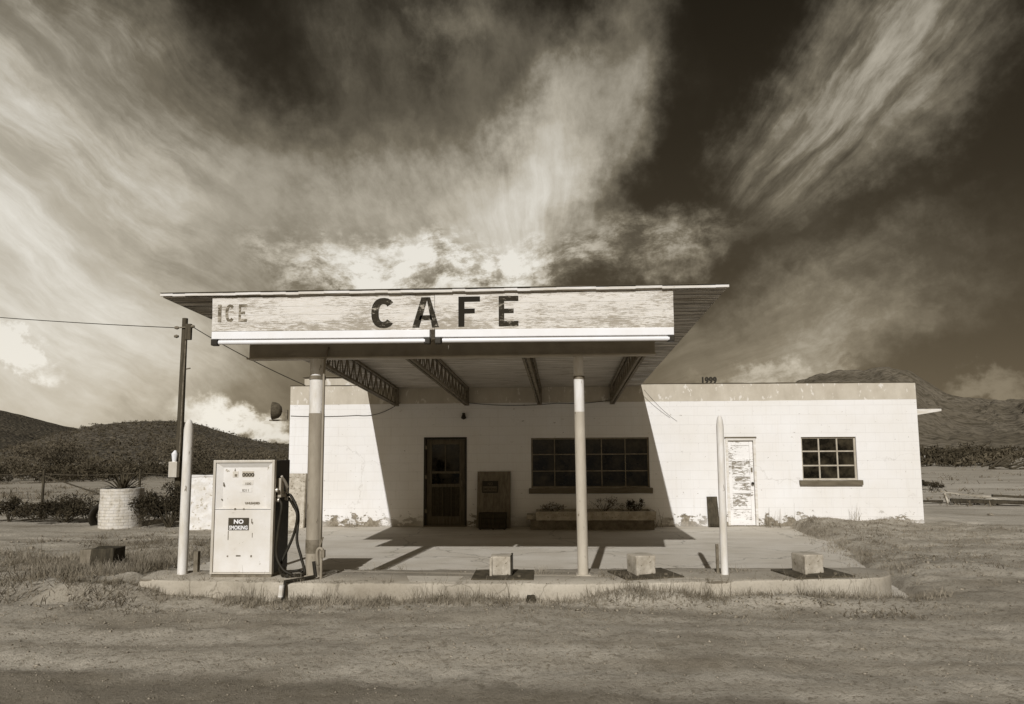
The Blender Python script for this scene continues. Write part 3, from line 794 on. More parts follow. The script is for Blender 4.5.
MB().box(px0 - .02, px1 + .02, YB - .03, YB - .001, pz1 + .002, pz1 + .03).build('drip_cap', M['sill'], wd)
MB().lathe((0, 0, 0), [(.0, 0), (.012, 0), (.012, .03), (.03, .035), (.032, .055), (.015, .07), (0, .07)], 14)
kn = MB(); kn.tube([(px1 - .095, y2, .92), (px1 - .095, y2 - .03, .92), (px1 - .095, y2 - .035, .92), (px1 - .095, y2 - .06, .92), (px1 - .095, y2 - .07, .92)], [.012, .012, .03, .03, .012], 12)
kn.build('door_knob', M['dark'], wd)
MB().box(px1 - .115, px1 - .075, y2 - .012, y2 - .001, 1.16, 1.26).build('lock_plate', M['rust'], wd)
wl2 = MB(); wl2.lathe((-1.76, YB - .1, 2.40), [(.03, .1), (.035, .05), (.06, .0), (.05, -.03), (.0, -.05)], 14); wl2.bar((-1.76, YB, 2.46), (-1.76, YB - .1, 2.46), .03)
wl2.build('wall_lamp', M['dark'], bld, smooth='auto')
# cables stapled on the wall
def cable(pts, r=.006):
    return MB().tube(pts, r, 6)
yw = YB - .012
def sagline(a, b, sag, n=14):
    a, b = Vector(a), Vector(b)
    return [a.lerp(b, i / n) - Vector((0, 0, sag * 4 * (i / n) * (1 - i / n))) for i in range(n + 1)]
cable(sagline((-5.7, yw, 2.47), (-4.2, yw, 2.47), .02) + sagline((-4.15, yw, 2.47), (-3.2, yw, 2.75), .1)).build('wall_cable', M['rubber'], bld)
cable(sagline((-1.75, yw - .01, 2.74), (.3, yw - .01, 2.70), .06) + sagline((.35, yw, 2.70), (1.5, yw, 2.76), .03)).build('wall_cable', M['rubber'], bld)
cable(sagline((2.25, yw + .006, 2.98), (2.95, yw + .006, 2.28), .05), .003).build('wall_cable', M['rubber'], bld)
cable(sagline((2.22, yw + .006, 2.86), (2.80, yw + .006, 2.36), .03), .003).build('wall_cable', M['rubber'], bld)

# ------------------------------------------------------------------ canopy
can = thing('station_canopy', 'broad flat canopy on two pipe posts, joined to the white cafe front', 'canopy', (-1.2, 7.88, .28))
CX0, CX1, CY0, CY1 = -4.225, 1.99, 7.285, YB - .02       # front corners; the deck is skewed a little at the wall
WX0, WX1 = -3.96, 2.16
zu = lambda y: 3.066 + .0428 * (YB - y)
rd = MB()
def deck(m, e, h0, h1):
    q = [(CX0 - e, CY0 - e * 1.5, zu(CY0)), (CX1 + e, CY0 - e * 1.5, zu(CY0)), (WX1 + e, CY1, zu(CY1)), (WX0 - e, CY1, zu(CY1))]
    return m.add([(x, y, z + h0) for x, y, z in q] + [(x, y, z + h1) for x, y, z in q], [(3, 2, 1, 0), (4, 5, 6, 7), (0, 1, 5, 4), (1, 2, 6, 5), (2, 3, 7, 6), (3, 0, 4, 7)])
deck(rd, 0, 0, .034)
rd.build('roof_deck', M['soffit'], can)
tr = MB()
n = 44
for i in range(n):
    a, b = CX0 - .02 + (CX1 - CX0 + .04) * i / n, CX0 - .02 + (CX1 - CX0 + .04) * (i + 1) / n
    q = random.uniform(-.005, .005)
    tr.box(a, b, CY0 - .03, CY0 - .002, zu(CY0) + .010 + q, zu(CY0) + .036 + q * .8)
tr.build('roof_edge', M['trim'], can)
deck(MB(), .02, .046, .052).build('roofing', M['roof'], can)
BX0, BX1 = -3.47, 1.30
bm_ = MB(); bm_.box(BX0, BX1, 7.845, 7.857, 2.782, 2.955); bm_.box(BX0, BX1, 7.77, 7.93, 2.764, 2.781); bm_.box(BX0, BX1, 7.77, 7.93, 2.956, 2.972)
bm_.build('front_beam', M['steel'], can)
for xf, xw in ((-3.12, -3.27), (-1.84, -1.69), (-.26, -.07), (1.30, 1.53)):
    t_ = MB(); X_ = lambda y: xf + (xw - xf) * (y - 7.96) / (YB - 8.02)
    top = lambda y: zu(y) - .022; bot = lambda y: zu(y) - .385
    ya, yb = 7.96, YB - .06
    for zf in (top, bot):
        for s in (-.03, .03): t_.bar((X_(ya) + s, ya, zf(ya)), (X_(yb) + s, yb, zf(yb)), .036, .04)
    m = 34
    for i in range(m):
        a = ya + (yb - ya) * i / m; b = ya + (yb - ya) * (i + 1) / m
        p, q = ((a, bot(a)), (b, top(b))) if i % 2 else ((a, top(a)), (b, bot(b)))
        t_.bar((X_(p[0]), p[0], p[1]), (X_(q[0]), q[0], q[1]), .018)
        if i % 2 == 0: t_.bar((X_(a), a, bot(a)), (X_(a), a, top(a)), .014)
    t_.box(xw - .05, xw + .05, yb - .05, yb, bot(yb) - .02, top(yb))
    t_.build('roof_truss', M['rust'], can)
for x in (-3.2, -2.4, -.9, .6, 1.22): MB().bar((x, 7.88, 2.973), (x, 7.88, zu(7.88)), .05).build('stub_post', M['rust'], can)
def post(x, y, r, grey_top, bands, dx=0., low='grey_post'):
    p = MB().tube([(x, y, grey_top), (x - dx * .4, y, 2.763)], r, 28).build('support_post', M['white_post'], can, smooth='auto')
    MB().tube([(x + dx, y, .28), (x, y, grey_top - .001)], r + .002, 28).build('lower_paint', M[low], p, smooth='auto')
    for z0, z1 in bands: MB().tube([(x + (dx if z1 < 1 else 0), y, z0), (x + (dx if z1 < 1 else 0), y, z1)], r + .006, 28).build('band', M['rust'], p, smooth='auto')
    MB().box(x + dx - r - .02, x + dx + r + .02, y - r - .02, y + r + .02, .275, .287).build('foot_plate', M['concrete'], p)
    return p
pl_ = post(-2.645, 7.85, .088, 2.125, [(.53, .68), (2.52, 2.565)])
post(.424, 7.90, .059, 2.12, [(2.50, 2.535)], .012, 'pale_post')
cd = MB().tube([(-2.50, 7.80, 2.90), (-2.535, 7.77, 2.74), (-2.545, 7.77, 2.55), (-2.545, 7.77, 1.4), (-2.545, 7.77, .29)], .014, 8).build('conduit', M['grey_post'], pl_, smooth=True)

# ------------------------------------------------------------------ sign over the canopy front
SY = 7.30
sg = thing('cafe_sign', 'long weathered white board lettered ICE and CAFE across the canopy front', 'sign', (-1.1, SY, 3.0))
zl = lambda x, t: (3.020 - .0070 * (x + 3.66)) * (1 - t) + (3.396) * t      # t = 0 lower edge, 1 upper edge
def slab(x0, x1, t0, t1, y0, y1):
    return MB().add([(x0, y0, zl(x0, t0)), (x1, y0, zl(x1, t0)), (x1, y1, zl(x1, t0)), (x0, y1, zl(x0, t0)), (x0, y0, zl(x0, t1)), (x1, y0, zl(x1, t1)), (x1, y1, zl(x1, t1)), (x0, y1, zl(x0, t1))],
                    [(3, 2, 1, 0), (4, 5, 6, 7), (0, 1, 5, 4), (1, 2, 6, 5), (2, 3, 7, 6), (3, 0, 4, 7)])
slab(-3.665, -1.176, 0, 1, SY, SY + .03).build('board', M['sign'], sg, sub=.2, rough=.004)
slab(-1.171, 1.42, 0, 1, SY - .003, SY + .03).build('board', M['sign'], sg, sub=.2, rough=.004)
for x in (-3.2, -1.68, -.07, 1.22): MB().box(x - .025, x + .025, SY + .031, SY + .545, 2.98, 3.03).build('bracket', M['rust'], sg)
def strokes(ls, x, z, wd, ht, th, y):
    """ls: polygons in a unit letter box"""
    m = MB()
    for poly in ls: m.plate([(x + p * wd, z + q * ht) for p, q in poly], y, y + .002)
    return m
def rect(a, b, c, d): return [(a, c), (b, c), (b, d), (a, d)]
def arc_c(th_x=.30, th_z=.20, a0=42, a1=318, n=18, sq=.85):
    out = []
    for i in range(n):
        t0 = R(a0 + (a1 - a0) * i / n); t1 = R(a0 + (a1 - a0) * (i + 1) / n)
        def e(t, rx, rz):
            c, s = math.cos(t), math.sin(t)
            return (.5 + rx * math.copysign(abs(c) ** sq, c), .5 + rz * math.copysign(abs(s) ** sq, s))
        out.append([e(t0, .5, .5), e(t1, .5, .5), e(t1, .5 - th_x, .5 - th_z), e(t0, .5 - th_x, .5 - th_z)])
    return out
def letter_A(t=.26): return [[(0, 0), (t, 0), (.5 + t * .28, 1), (.5 - t * .62, 1)], [(1 - t, 0), (1, 0), (.5 + t * .62, 1), (.5 + t * .1, 1)], [(.24, .24), (.76, .24), (.70, .40), (.30, .40)]]
LF = [rect(0, .28, 0, 1), rect(.28, 1, .83, 1), rect(.28, .76, .44, .60)]
LE = [rect(0, .28, 0, 1), rect(.28, 1, .83, 1), rect(.28, .76, .43, .58), rect(.28, 1, 0, .17)]
ly = SY - .0065
for ls, x0, x1, mt, lab in ((arc_c(), -1.875, -1.605, 'letter', None), (letter_A(), -1.42, -1.125, 'letter', None), (LF, -.912, -.675, 'letter_dark', 'darkest black letter F'), (LE, -.47, -.255, 'letter', None)):
    o = strokes(ls, x0, 3.028, x1 - x0, .335, 0, ly).build('letter', M[mt], sg)
    if lab: o['label'] = lab
for ls, x0, x1 in (([rect(.3, .7, 0, 1)], -3.63, -3.53), (arc_c(.32, .16), -3.515, -3.41), (LE, -3.365, -3.27)):
    strokes(ls, x0, 3.118, x1 - x0, .20, 0, SY - .003).build('letter', M['letter_ice'], sg)
# lamp strips hung below the sign
def strip(x0, x1, name, label, broken):
    l = thing(name, label, 'light fixture', ((x0 + x1) / 2, SY, 2.86), 'lamp strips under the sign board')
    zb = lambda x: 2.862 - .0042 * (x + 3.66)
    m = MB(); a, b = x0, x1
    m.add([(a, SY - .02, zb(a) + .065), (b, SY - .02, zb(b) + .065), (b, SY + .1, zb(b) + .065), (a, SY + .1, zb(a) + .065), (a, SY - .02, zb(a) + .148), (b, SY - .02, zb(b) + .148), (b, SY + .1, zb(b) + .148), (a, SY + .1, zb(a) + .148)],
          [(3, 2, 1, 0), (4, 5, 6, 7), (0, 1, 5, 4), (1, 2, 6, 5), (2, 3, 7, 6), (3, 0, 4, 7)])
    m.build('housing', M['lamp'], l, bevel=.006)
    MB().tube([(a + .08, SY - .004, zb(a) + .028), (b - .05, SY - .004, zb(b) + .028)], .025, 12).build('tube', M['tube'], l, smooth='auto')
    for x in (a + .03, b - .03): MB().box(x - .035, x + .035, SY - .024, SY + .05, zb(x) - .006, zb(x) + .064).build('socket', M['dark'], l, bevel=.008)
    return l
strip(-3.655, -1.225, 'lamp_strip', 'white tube lamp strip under the ICE half of the board', 0)
strip(-1.165, 1.415, 'lamp_strip', 'white tube lamp strip under the right half of the board, beneath the letters FE', 0)

# ------------------------------------------------------------------ pump island
isl = thing('pump_island', 'long low concrete island with rounded end in front of the cafe', 'island', (-.4, 7.85, -.1))  # things on the island below: coordinates scaled about the camera, then written out
def offset_poly(k): 
    cx, cy = -.4, 7.87
    return [(cx + (x - cx) * (1 - k / 4.4), cy + (y - cy) * (1 - k / .45)) for x, y in ISL]
ib = MB(); N = len(ISL)
rings = [(ISL, -.2), (ISL, .10), (ISL, .20), (ISL, .262), (offset_poly(.006), .274), (offset_poly(.016), .28)]
def dens(poly, st=.07):
    out = []
    for i in range(len(poly)):
        a, b = Vector(poly[i]), Vector(poly[(i + 1) % len(poly)]); 
        k = max(1, int((Vector(ISL[(i + 1) % N]) - Vector(ISL[i])).length / st))
        out += [tuple(a.lerp(b, j / k)) for j in range(k)]
    return out
vs = []; rr_ = [(dens(p), z) for p, z in rings]; K = len(rr_[0][0])
for gi, (pp, z) in enumerate(rr_):
    for (x, y) in pp:
        nzv = mnoise.noise(Vector((x * 3.1, y * 3.1, z * 4))) * .024 + mnoise.noise(Vector((x * 11, y * 11, z * 9))) * .016
        chip = max(0, mnoise.noise(Vector((x * 1.9 + 7, y * 2, 3))) - .30) * .14 if gi in (2, 3, 4) else 0
        vs.append((x + nzv * .4, y + nzv + (chip if y < 7.9 else 0), z + (nzv * .25 if gi else 0) - chip * .6))
fs = [(g * K + i, g * K + (i + 1) % K, (g + 1) * K + (i + 1) % K, (g + 1) * K + i) for g in range(5) for i in range(K)]
fs.append(tuple(5 * K + i for i in range(K)))
ib.add(vs, fs); ib.build('kerb', M['concrete'], isl, smooth='auto')
MB().prism([(-1.45, 7.44), (-.95, 7.42), (-.9, 7.75), (-1.55, 7.78)], .27, .2835).build('patch', mottled('pale_patch', .42, .5, 5), isl)

# white guard posts
def guard(x, y, h, lean, r, label, group):
    g = thing('pipe_post', label, 'post', (x, y, .28), group)
    dx = lean
    MB().tube([(x, y, .27), (x + dx, y, .28 + h - .12), (x + dx, y, .28 + h - .05), (x + dx, y, .28 + h - .015), (x + dx, y, .28 + h)], [r, r * .97, r * .78, r * .55, r * .3], 18).build('pipe', M['white_post'], g, smooth='auto')
    MB().box(x + .075, x + .125, y + .1, y + .16, .28, .28 + .24).build('stub', M['rust'], g)
    return g
guard(-4.195, 7.88, 1.785, .008, .055, 'tall white pointed pipe post left of the fuel pump', 'white pipe posts at the island ends')
g2 = guard(2.03, 7.95, 1.785, .006, .042, 'tall white pointed pipe post before the white panelled door', 'white pipe posts at the island ends')
for ch in list(g2.children):
    if ch.name.startswith('stub'): bpy.data.objects.remove(ch)
MB().box(1.955, 1.985, 8.0, 8.03, .28, .60).build('stub', M['rust'], g2)

# concrete plinths where pumps stood
def plinth(x, y, rz, w_, d_, h_):
    return None
pr = thing('pump_plinth', 'weathered block on a rusty plate left of the right canopy post', 'plinth', (-.48, 7.85, .28), 'old pump plinths on the island')
MB().box(-.605, -.365, 7.74, 7.98, .294, .50).build('block', M['block'], pr, bevel=.014, sub=.07, rough=.010)
MB().box(-.61, -.585, 7.712, 7.738, .294, .49).build('corner_iron', M['block'], pr)
MB().box(-.38, -.36, 7.72, 7.99, .294, .505).build('side_sheet', M['dark'], pr)
MB().box(-.80, -.12, 7.54, 8.10, .281, .296).build('base_plate', M['plate'], pr, bevel=.003)
MB().tube([(-.28, 7.66, .29), (-.28, 7.66, .315)], .02, 8).build('bolt', M['rust'], pr)
for i, (x, y, rz, lab) in enumerate([(1.10, 7.92, .30, 'weathered block on a rusty plate between the right canopy post and the white pipe post'), (2.98, 8.0, .22, 'weathered block on a rusty plate at the rounded right end of the island')]):
    c = copy_tree(pr); c.location = (x, y, .28); c.rotation_euler = (0, 0, rz); c['label'] = lab
    for ch in list(bpy.data.objects):
        if ch.parent == c and ch.name.startswith('side_sheet'): bpy.data.objects.remove(ch)

# ------------------------------------------------------------------ fuel pump
PX0, PX1, PY0, PY1, PZ1 = -3.765, -3.055, 7.66, 8.15, 1.59
pu = thing('fuel_pump', 'boxy white fuel pump with dark sides, a small NO SMOKING plate and slack black hoses', 'fuel pump', (-3.41, 7.9, .28))
cb_ = MB().box(PX0 + .006, PX1 - .006, PY0 + .061, PY1, .315, PZ1 - .006).build('cabinet', M['dark'], pu, bevel=.008)
MB().box(PX0 + .01, PX1 - .01, PY0 + .02, PY1 - .01, .28, .314).build('base', M['rust'], pu)
f = MB()
tw = .028
f.box(PX0, PX0 + tw, PY0, PY0 + .06, .316, PZ1); f.box(PX1 - tw, PX1, PY0, PY0 + .06, .316, PZ1)
f.box(PX0 + tw, PX1 - tw, PY0 + .001, PY0 + .06, PZ1 - .03, PZ1 - .001); f.box(PX0 + tw, PX1 - tw, PY0 + .001, PY0 + .06, .317, .334)
f.build('trim_frame', M['chrome'], pu, bevel=.003)
zm = 1.033
a0, a1 = PX0 + tw + .004, PX1 - tw - .004
MB().box(a0, a1, PY0 + .012, PY0 + .04, .337, zm - .003).build('lower_panel', M['enamel'], pu, bevel=.004)
# upper face: a tray sunk behind sloping lips
yu, yi = PY0 + .012, PY0 + .045
o_ = [(a0, zm + .003), (a1, zm + .003), (a1, PZ1 - .033), (a0, PZ1 - .033)]
i_ = [(a0 + .07, zm + .02), (a1 - .07, zm + .02), (a1 - .07, PZ1 - .085), (a0 + .07, PZ1 - .085)]
MB().add([(x, yu, z) for x, z in o_] + [(x, yi, z) for x, z in i_], [(0, 1, 5, 4), (1, 2, 6, 5), (2, 3, 7, 6), (3, 0, 4, 7), (4, 5, 6, 7)]).build('upper_face', M['enamel'], pu)
cx = lambda px: PX0 + (px - 212.6) / 60.6 * (PX1 - PX0)
cz = lambda py: PZ1 - (py - 460) / 117 * (PZ1 - .278)
def plate(name, xa, xb, za, zb, y, mat, th=.004, par=pu):
    return MB().box(cx(xa), cx(xb), y - th, y, cz(zb), cz(za)).build(name, mat, par)
ip = yi - .0005
d1 = plate('dial_window', 240, 251.5, 471.5, 477.2, ip, mottled('dial_glass', .36, .44, 6))
text_obj('digits', '0000', .055, (cx(246)), ip - .006, cz(476.6), M['ink'], d1, bold=.002, sx=1.25)
d2_ = plate('dial_window', 240.5, 251, 480.5, 485.2, ip, mottled('dial_face', .60, .66, 6))
text_obj('digits', '1000', .038, cx(246), ip - .006, cz(485.1), M['print'], d2_)
d3 = plate('dial_window', 238, 250, 488, 492.5, ip, mottled('dial_face_pale', .66, .72, 6))
text_obj('digits', '8311', .042, cx(244), ip - .006, cz(491.9), M['print'], d3)
em = plate('emblem', 230.5, 236, 471.5, 477.5, ip, mottled('emblem_grey', .50, .58, 6))
MB().box(cx(232.5), cx(235), ip - .006, ip - .0045, cz(476.8), cz(474.2)).build('mark', M['print'], em)
MB().plate([(cx(232), cz(471.2)), (cx(233.4), cz(471.2)), (cx(232.7), cz(468.2))], ip - .004, ip).build('mark', M['print'], em)
text_obj('grade_lettering', 'UNLEADED', .033, cx(251), PY0 + .0105 + .028, cz(504.5), M['print'], pu, sx=1.0, bold=.001)
ns = plate('notice_plate', 229, 249.3, 518, 530.3, PY0 + .012, M['ink'], .004)
text_obj('lettering', 'NO', .062, cx(239.2), PY0 + .0065, cz(523.6), M['paper'], ns, bold=.0025, sx=1.15)
text_obj('lettering', 'SMOKING', .060, cx(239.2), PY0 + .0065, cz(529.5), M['paper'], ns, bold=.002, sx=.80)
sm = MB()
for (xa, xb, za, zb) in ((228.8, 229.6, 531, 540), (251.5, 252.4, 519, 523.5), (252.6, 253.3, 522, 524.5), (252.6, 253.2, 533, 537.5), (228.5, 230, 555.3, 556.8), (237.5, 242, 555, 556.3), (251.6, 253.2, 555, 557)):
    MB().box(cx(xa), cx(xb), PY0 + .010, PY0 + .0118, cz(zb), cz(za)).build('scar', M['rust'], pu)
sm2 = MB()
for (xa, xb, za, zb) in ((222, 223.3, 482.5, 486.5), (220.5, 221.5, 499, 500.5)): MB().plate([(cx(xa), cz(zb)), (cx(xb), cz(zb) + .005), (cx(xa), cz(za))], PY0 + .024, PY0 + .046).build('scar', M['rust'], pu)
for (xa, xb, za, zb) in ((234.3, 236, 508.3, 510.3), (243, 244.5, 508.5, 510.2)): MB().box(cx(xa), cx(xb), PY0 + .010, PY0 + .0118, cz(zb), cz(za)).build('scar', M['rust'], pu)
# right-hand side: nozzle boot, nozzle, fittings, hoses
sx_ = PX1 - .006
bo = MB(); bo.box(sx_, sx_ + .045, 7.77, 7.86, 1.19, 1.38); bo.box(sx_, sx_ + .055, 7.75, 7.92, 1.16, 1.19)
boot = bo.build('nozzle_boot', M['steel'], pu, bevel=.006)
nzl = MB(); nzl.tube([(sx_ + .045, 7.78, 1.40), (sx_ + .055, 7.84, 1.35), (sx_ + .06, 7.92, 1.27)], [.013, .017, .02], 10); nzl.bar((sx_ + .055, 7.86, 1.32), (sx_ + .055, 7.96, 1.19), .017)
nzl.build('nozzle', M['chrome'], boot, smooth='auto')
for (y, z) in ((7.72, 1.245), (7.97, 1.19), (7.77, 1.13), (8.03, 1.13)): MB().tube([(sx_ - .01, y, z), (sx_ + .03, y, z), (sx_ + .035, y, z)], [.028, .024, .005], 10).build('fitting', M['chrome'], pu, smooth='auto')
def curve(pts, k=8):
    pts = [Vector(p) for p in pts]; out = []
    q = [pts[0] * 2 - pts[1]] + pts + [pts[-1] * 2 - pts[-2]]
    for i in range(1, len(q) - 2):
        for j in range(k):
            t = j / k; a, b, c, d = q[i - 1:i + 3]
            out.append(.5 * ((2 * b) + (c - a) * t + (2 * a - 5 * b + 4 * c - d) * t * t + (3 * b - a - 3 * c + d) * t ** 3))
    return out + [pts[-1]]
h1 = curve([(-3.030, 7.974, 1.189), (-2.964, 7.974, 1.151), (-2.860, 7.917, 0.961), (-2.841, 7.841, 0.677), (-2.775, 7.803, 0.488), (-2.718, 7.765, 0.317), (-2.775, 7.671, 0.303), (-2.917, 7.652, 0.303), (-2.955, 7.765, 0.308), (-2.822, 7.841, 0.327), (-2.746, 7.765, 0.327)])
MB().tube(h1, .016, 10).build('hose', M['rubber'], pu, smooth=True)
h2 = curve([(-3.030, 7.765, 1.132), (-2.993, 7.746, 1.056), (-3.021, 7.728, 0.772), (-3.030, 7.728, 0.516), (-2.936, 7.690, 0.365), (-2.822, 7.671, 0.308), (-2.869, 7.623, 0.306), (-2.983, 7.718, 0.336), (-3.002, 7.822, 0.431), (-2.898, 7.879, 0.715), (-2.850, 7.860, 0.942), (-2.917, 7.907, 1.056), (-3.011, 8.012, 1.132)])
MB().tube(h2, .016, 10).build('hose', M['rubber'], pu, smooth=True)

# standpipe beside the left canopy post
spt = thing('standpipe', 'short tap pipe with a bent black lever against the left canopy post', 'standpipe', (-2.519, 7.595, 0.279))
MB().tube([(-2.481, 7.623, 0.270), (-2.481, 7.623, 0.582)], .015, 10).build('riser', M['grey_post'], spt, smooth='auto')
MB().tube(curve([(-2.519, 7.633, 0.421), (-2.528, 7.614, 0.564), (-2.500, 7.614, 0.611), (-2.462, 7.614, 0.592)]), .016, 10).build('gooseneck', M['grey_post'], spt, smooth=True)
v_ = MB(); v_.box(-2.481, -2.439, 7.595, 7.642, 0.507, 0.592); v_.bar((-2.500, 7.614, 0.620), (-2.462, 7.614, 0.734), .016)
v_.build('valve', M['rust'], spt, bevel=.006)
MB().tube([(-2.557, 7.595, 0.469), (-2.519, 7.557, 0.308)], .02, 8).tube([(-2.519, 7.557, 0.313), (-2.775, 7.330, 0.298), (-2.789, 7.320, 0.109)], .02, 8).build('lever', M['rubber'], spt)
MB().tube([(-2.798, 7.306, 0.270), (-2.808, 7.301, 0.147)], .026, 8).build('grip', M['trim'], spt)

# ------------------------------------------------------------------ things along the cafe front
bo = thing('plywood_board', 'grey plywood board with a small black notice, leaning beside the screen door', 'board', (-1.09, 14.98, 0))
MB().add([(-1.46, 14.86, 0), (-.72, 14.86, 0), (-.725, 15.10, 1.20), (-1.455, 15.10, 1.20), (-1.46, 14.885, 0), (-.72, 14.885, 0), (-.725, 15.125, 1.20), (-1.455, 15.125, 1.20)],
         [(0, 1, 2, 3), (7, 6, 5, 4), (0, 4, 5, 1), (1, 5, 6, 2), (2, 6, 7, 3), (3, 7, 4, 0)]).build('sheet', M['wood_grey'], bo, sub=.2, rough=.004)
Mx = Matrix.Translation((-1.17, 15.03, .87)) @ Matrix.Rotation(math.atan2(-.24, 1.2), 4, 'X')
nt = MB().box(-.175, .175, -.012, -.006, -.13, .13, Mx).build('notice', M['dark'], bo)
MB().box(-.155, .155, -.0155, -.0125, -.10, .01, Mx).build('notice_band', mottled('dull_notice_band', .10, .14, 8), nt)
for tx, sz, zz, mt in (('NO', .085, .035, 'sill'), ('SMOKING', .085, -.08, 'wood_black')):
    o = text_obj('lettering', tx, sz, 0, 0, 0, M[mt], nt, bold=.001, sx=.85)
    o.data.transform(Matrix.Translation(origin(bo))); o.data.transform(Mx @ Matrix.Translation((0, -.0172, zz))); o.data.transform(Matrix.Translation(-origin(bo)))
bx = thing('wooden_crate', 'low dark wooden crate on the ground before the plywood board', 'crate', (-1.09, 14.7, 0))
cr = MB()
for k in range(3): cr.box(-1.39, -.80, 14.60, 14.615, .01 + k * .112, .112 + k * .112)
for k in range(3): cr.box(-1.39, -1.375, 14.62, 14.83, .01 + k * .112, .112 + k * .112); cr.box(-.815, -.80, 14.62, 14.83, .01 + k * .112, .112 + k * .112)
cr.box(-1.39, -.80, 14.832, 14.845, .01, .34)
cr.build('slats', M['wood_black'], bx)
cc_ = MB()
for x in (-1.37, -1.1, -.86): cc_.box(x, x + .04, 14.585, 14.599, .0, .345)
cc_.box(-1.38, -.81, 14.617, 14.83, .33, .342); cc_.build('battens', M['wood_black'], bx)

tp = thing('window_planter', 'low masonry planter trough beneath the picture window', 'planter', (1.07, 14.8, 0))
t_ = MB(); x0, x1, y0, y1 = -.17, 2.33, 14.46, 15.12
t_.box(x0, x1, y0, y0 + .09, .20, .385); t_.box(x0, x1, y1 - .08, y1, .20, .385); t_.box(x0, x0 + .09, y0 + .09, y1 - .08, .20, .385); t_.box(x1 - .09, x1, y0 + .09, y1 - .08, .20, .385)
t_.build('rim', M['block'], tp, bevel=.012, sub=.2, rough=.008)
MB().box(x0 - .12, x1 - .03, y0 + .06, y1, -.02, .199).build('stone_base', M['wood_black'] if False else mottled('dark_stone', .10, .20, 7, bs=.6, bd=.03), tp, sub=.15, rough=.02)
MB().box(x0 - .2, x0 - .005, y0 + .15, y1 - .1, .201, .30).build('end_block', M['block'], tp, bevel=.015)
MB().box(x0 + .09, x1 - .09, y0 + .09, y1 - .08, .2, .34).build('soil', M['rust'], tp, sub=.12, rough=.02)
def shrub(name, label, cat, c, rad, n, size, mat, group=None, stems=10, clumps=9, stemmat='bark', flat=.75):
    s_ = thing(name, label, cat, c, group)
    leafmesh('foliage', [leaf_cloud((c[0], c[1], c[2] + rad[2] * .55), rad, n, size, flat, clumps)], M[mat], s_)
    m = MB()
    for k in range(stems):
        a = random.uniform(0, 6.28); q = random.uniform(.3, .95)
        e = (c[0] + math.cos(a) * rad[0] * q, c[1] + math.sin(a) * rad[1] * q, c[2] + rad[2] * random.uniform(.5, 1.15))
        mid = ((c[0] + e[0]) / 2, (c[1] + e[1]) / 2, c[2] + (e[2] - c[2]) * .6)
        m.tube([(c[0] + random.uniform(-.05, .05) * rad[0], c[1], c[2] - .02), mid, e], [.012 * rad[2] + .003, .008 * rad[2] + .002, .002], 5)
    m.build('stems', M[stemmat], s_)
    return s_
for x, rx, h, lab in ((.22, .30, .17, 'dry sparse shrub at the left end of the window planter'), (1.28, .42, .26, 'dry twiggy shrub in the middle of the window planter'), (1.98, .22, .24, 'dark dense shrub at the right end of the window planter')):
    shrub('planter_shrub', lab, 'shrub', (x, 14.75, .33), (rx, .16, h), 300 if x < 1.9 else 500, .035, 'weed' if x < 1.9 else 'bush', 'dry shrubs in the window planter', 14)

pk = thing('dark_plank', 'short dark wooden plank leaning on the white wall left of the panelled door', 'plank', (3.64, 15.0, 0))
MB().add([(3.53, 14.97, 0), (3.76, 14.97, 0), (3.755, 15.115, .64), (3.535, 15.115, .64), (3.53, 15.0, 0), (3.76, 15.0, 0), (3.755, 15.145, .64), (3.535, 15.145, .64)],
         [(0, 1, 2, 3), (7, 6, 5, 4), (0, 4, 5, 1), (1, 5, 6, 2), (2, 6, 7, 3), (3, 7, 4, 0)])  .build('board', M['bark'], pk, sub=.1, rough=.004)
MB().box(3.55, 3.74, 14.945, 14.968, .03, .075).build('batten', M['wood_black'], pk)

lp = thing('speckled_panel', 'grey speckled panel leaning on the left end of the cafe front behind the pump', 'panel', (-5.48, 14.97, 0))
MB().add([(-5.72, 14.90, 0.0), (-5.27, 14.90, 0.0), (-5.295, 15.07, 1.18), (-5.735, 15.07, 1.18), (-5.72, 14.94, 0.0), (-5.27, 14.94, 0.0), (-5.295, 15.11, 1.18), (-5.735, 15.11, 1.18)],
         [(0, 1, 2, 3), (7, 6, 5, 4), (0, 4, 5, 1), (1, 5, 6, 2), (2, 6, 7, 3), (3, 7, 4, 0)]).build('sheet', M['stucco'], lp, sub=.15, rough=.004)
MB().bar((-5.265, 14.915, .0), (-5.29, 15.09, 1.18), .022, .04).build('edge_strip', M['rust'], lp)  # thin dark strip down the right edge of the panel
lw = thing('low_wall', 'low rough whitewashed wall behind the fuel pump', 'wall', (-6.9, 14.75, 0))
MB().box(-7.82, -5.95, 14.62, 14.85, -.25, 1.13).build('masonry', M['whitewash'], lw, bevel=.02, sub=.12, rough=.018)
MB().box(-7.84, -5.94, 14.6, 14.87, 1.131, 1.165).build('cap', M['whitewash'], lw, bevel=.01, sub=.12, rough=.012)

nm = thing('year_numerals', 'small dark numerals 1999 standing on the roof edge', 'numerals', (3.68, YB + .06, 3.12))
for k, ch in enumerate('1999'): text_obj('digit', ch, .20, 3.555 + k * .088, YB + .06, zt(3.6) + .012, M['dark'], nm, bold=.011, sx=.80, depth=.012)
MB().box(3.50, 3.87, YB + .03, YB + .09, zt(3.6) + .002, zt(3.6) + .018).build('rail', M['ink'], nm)

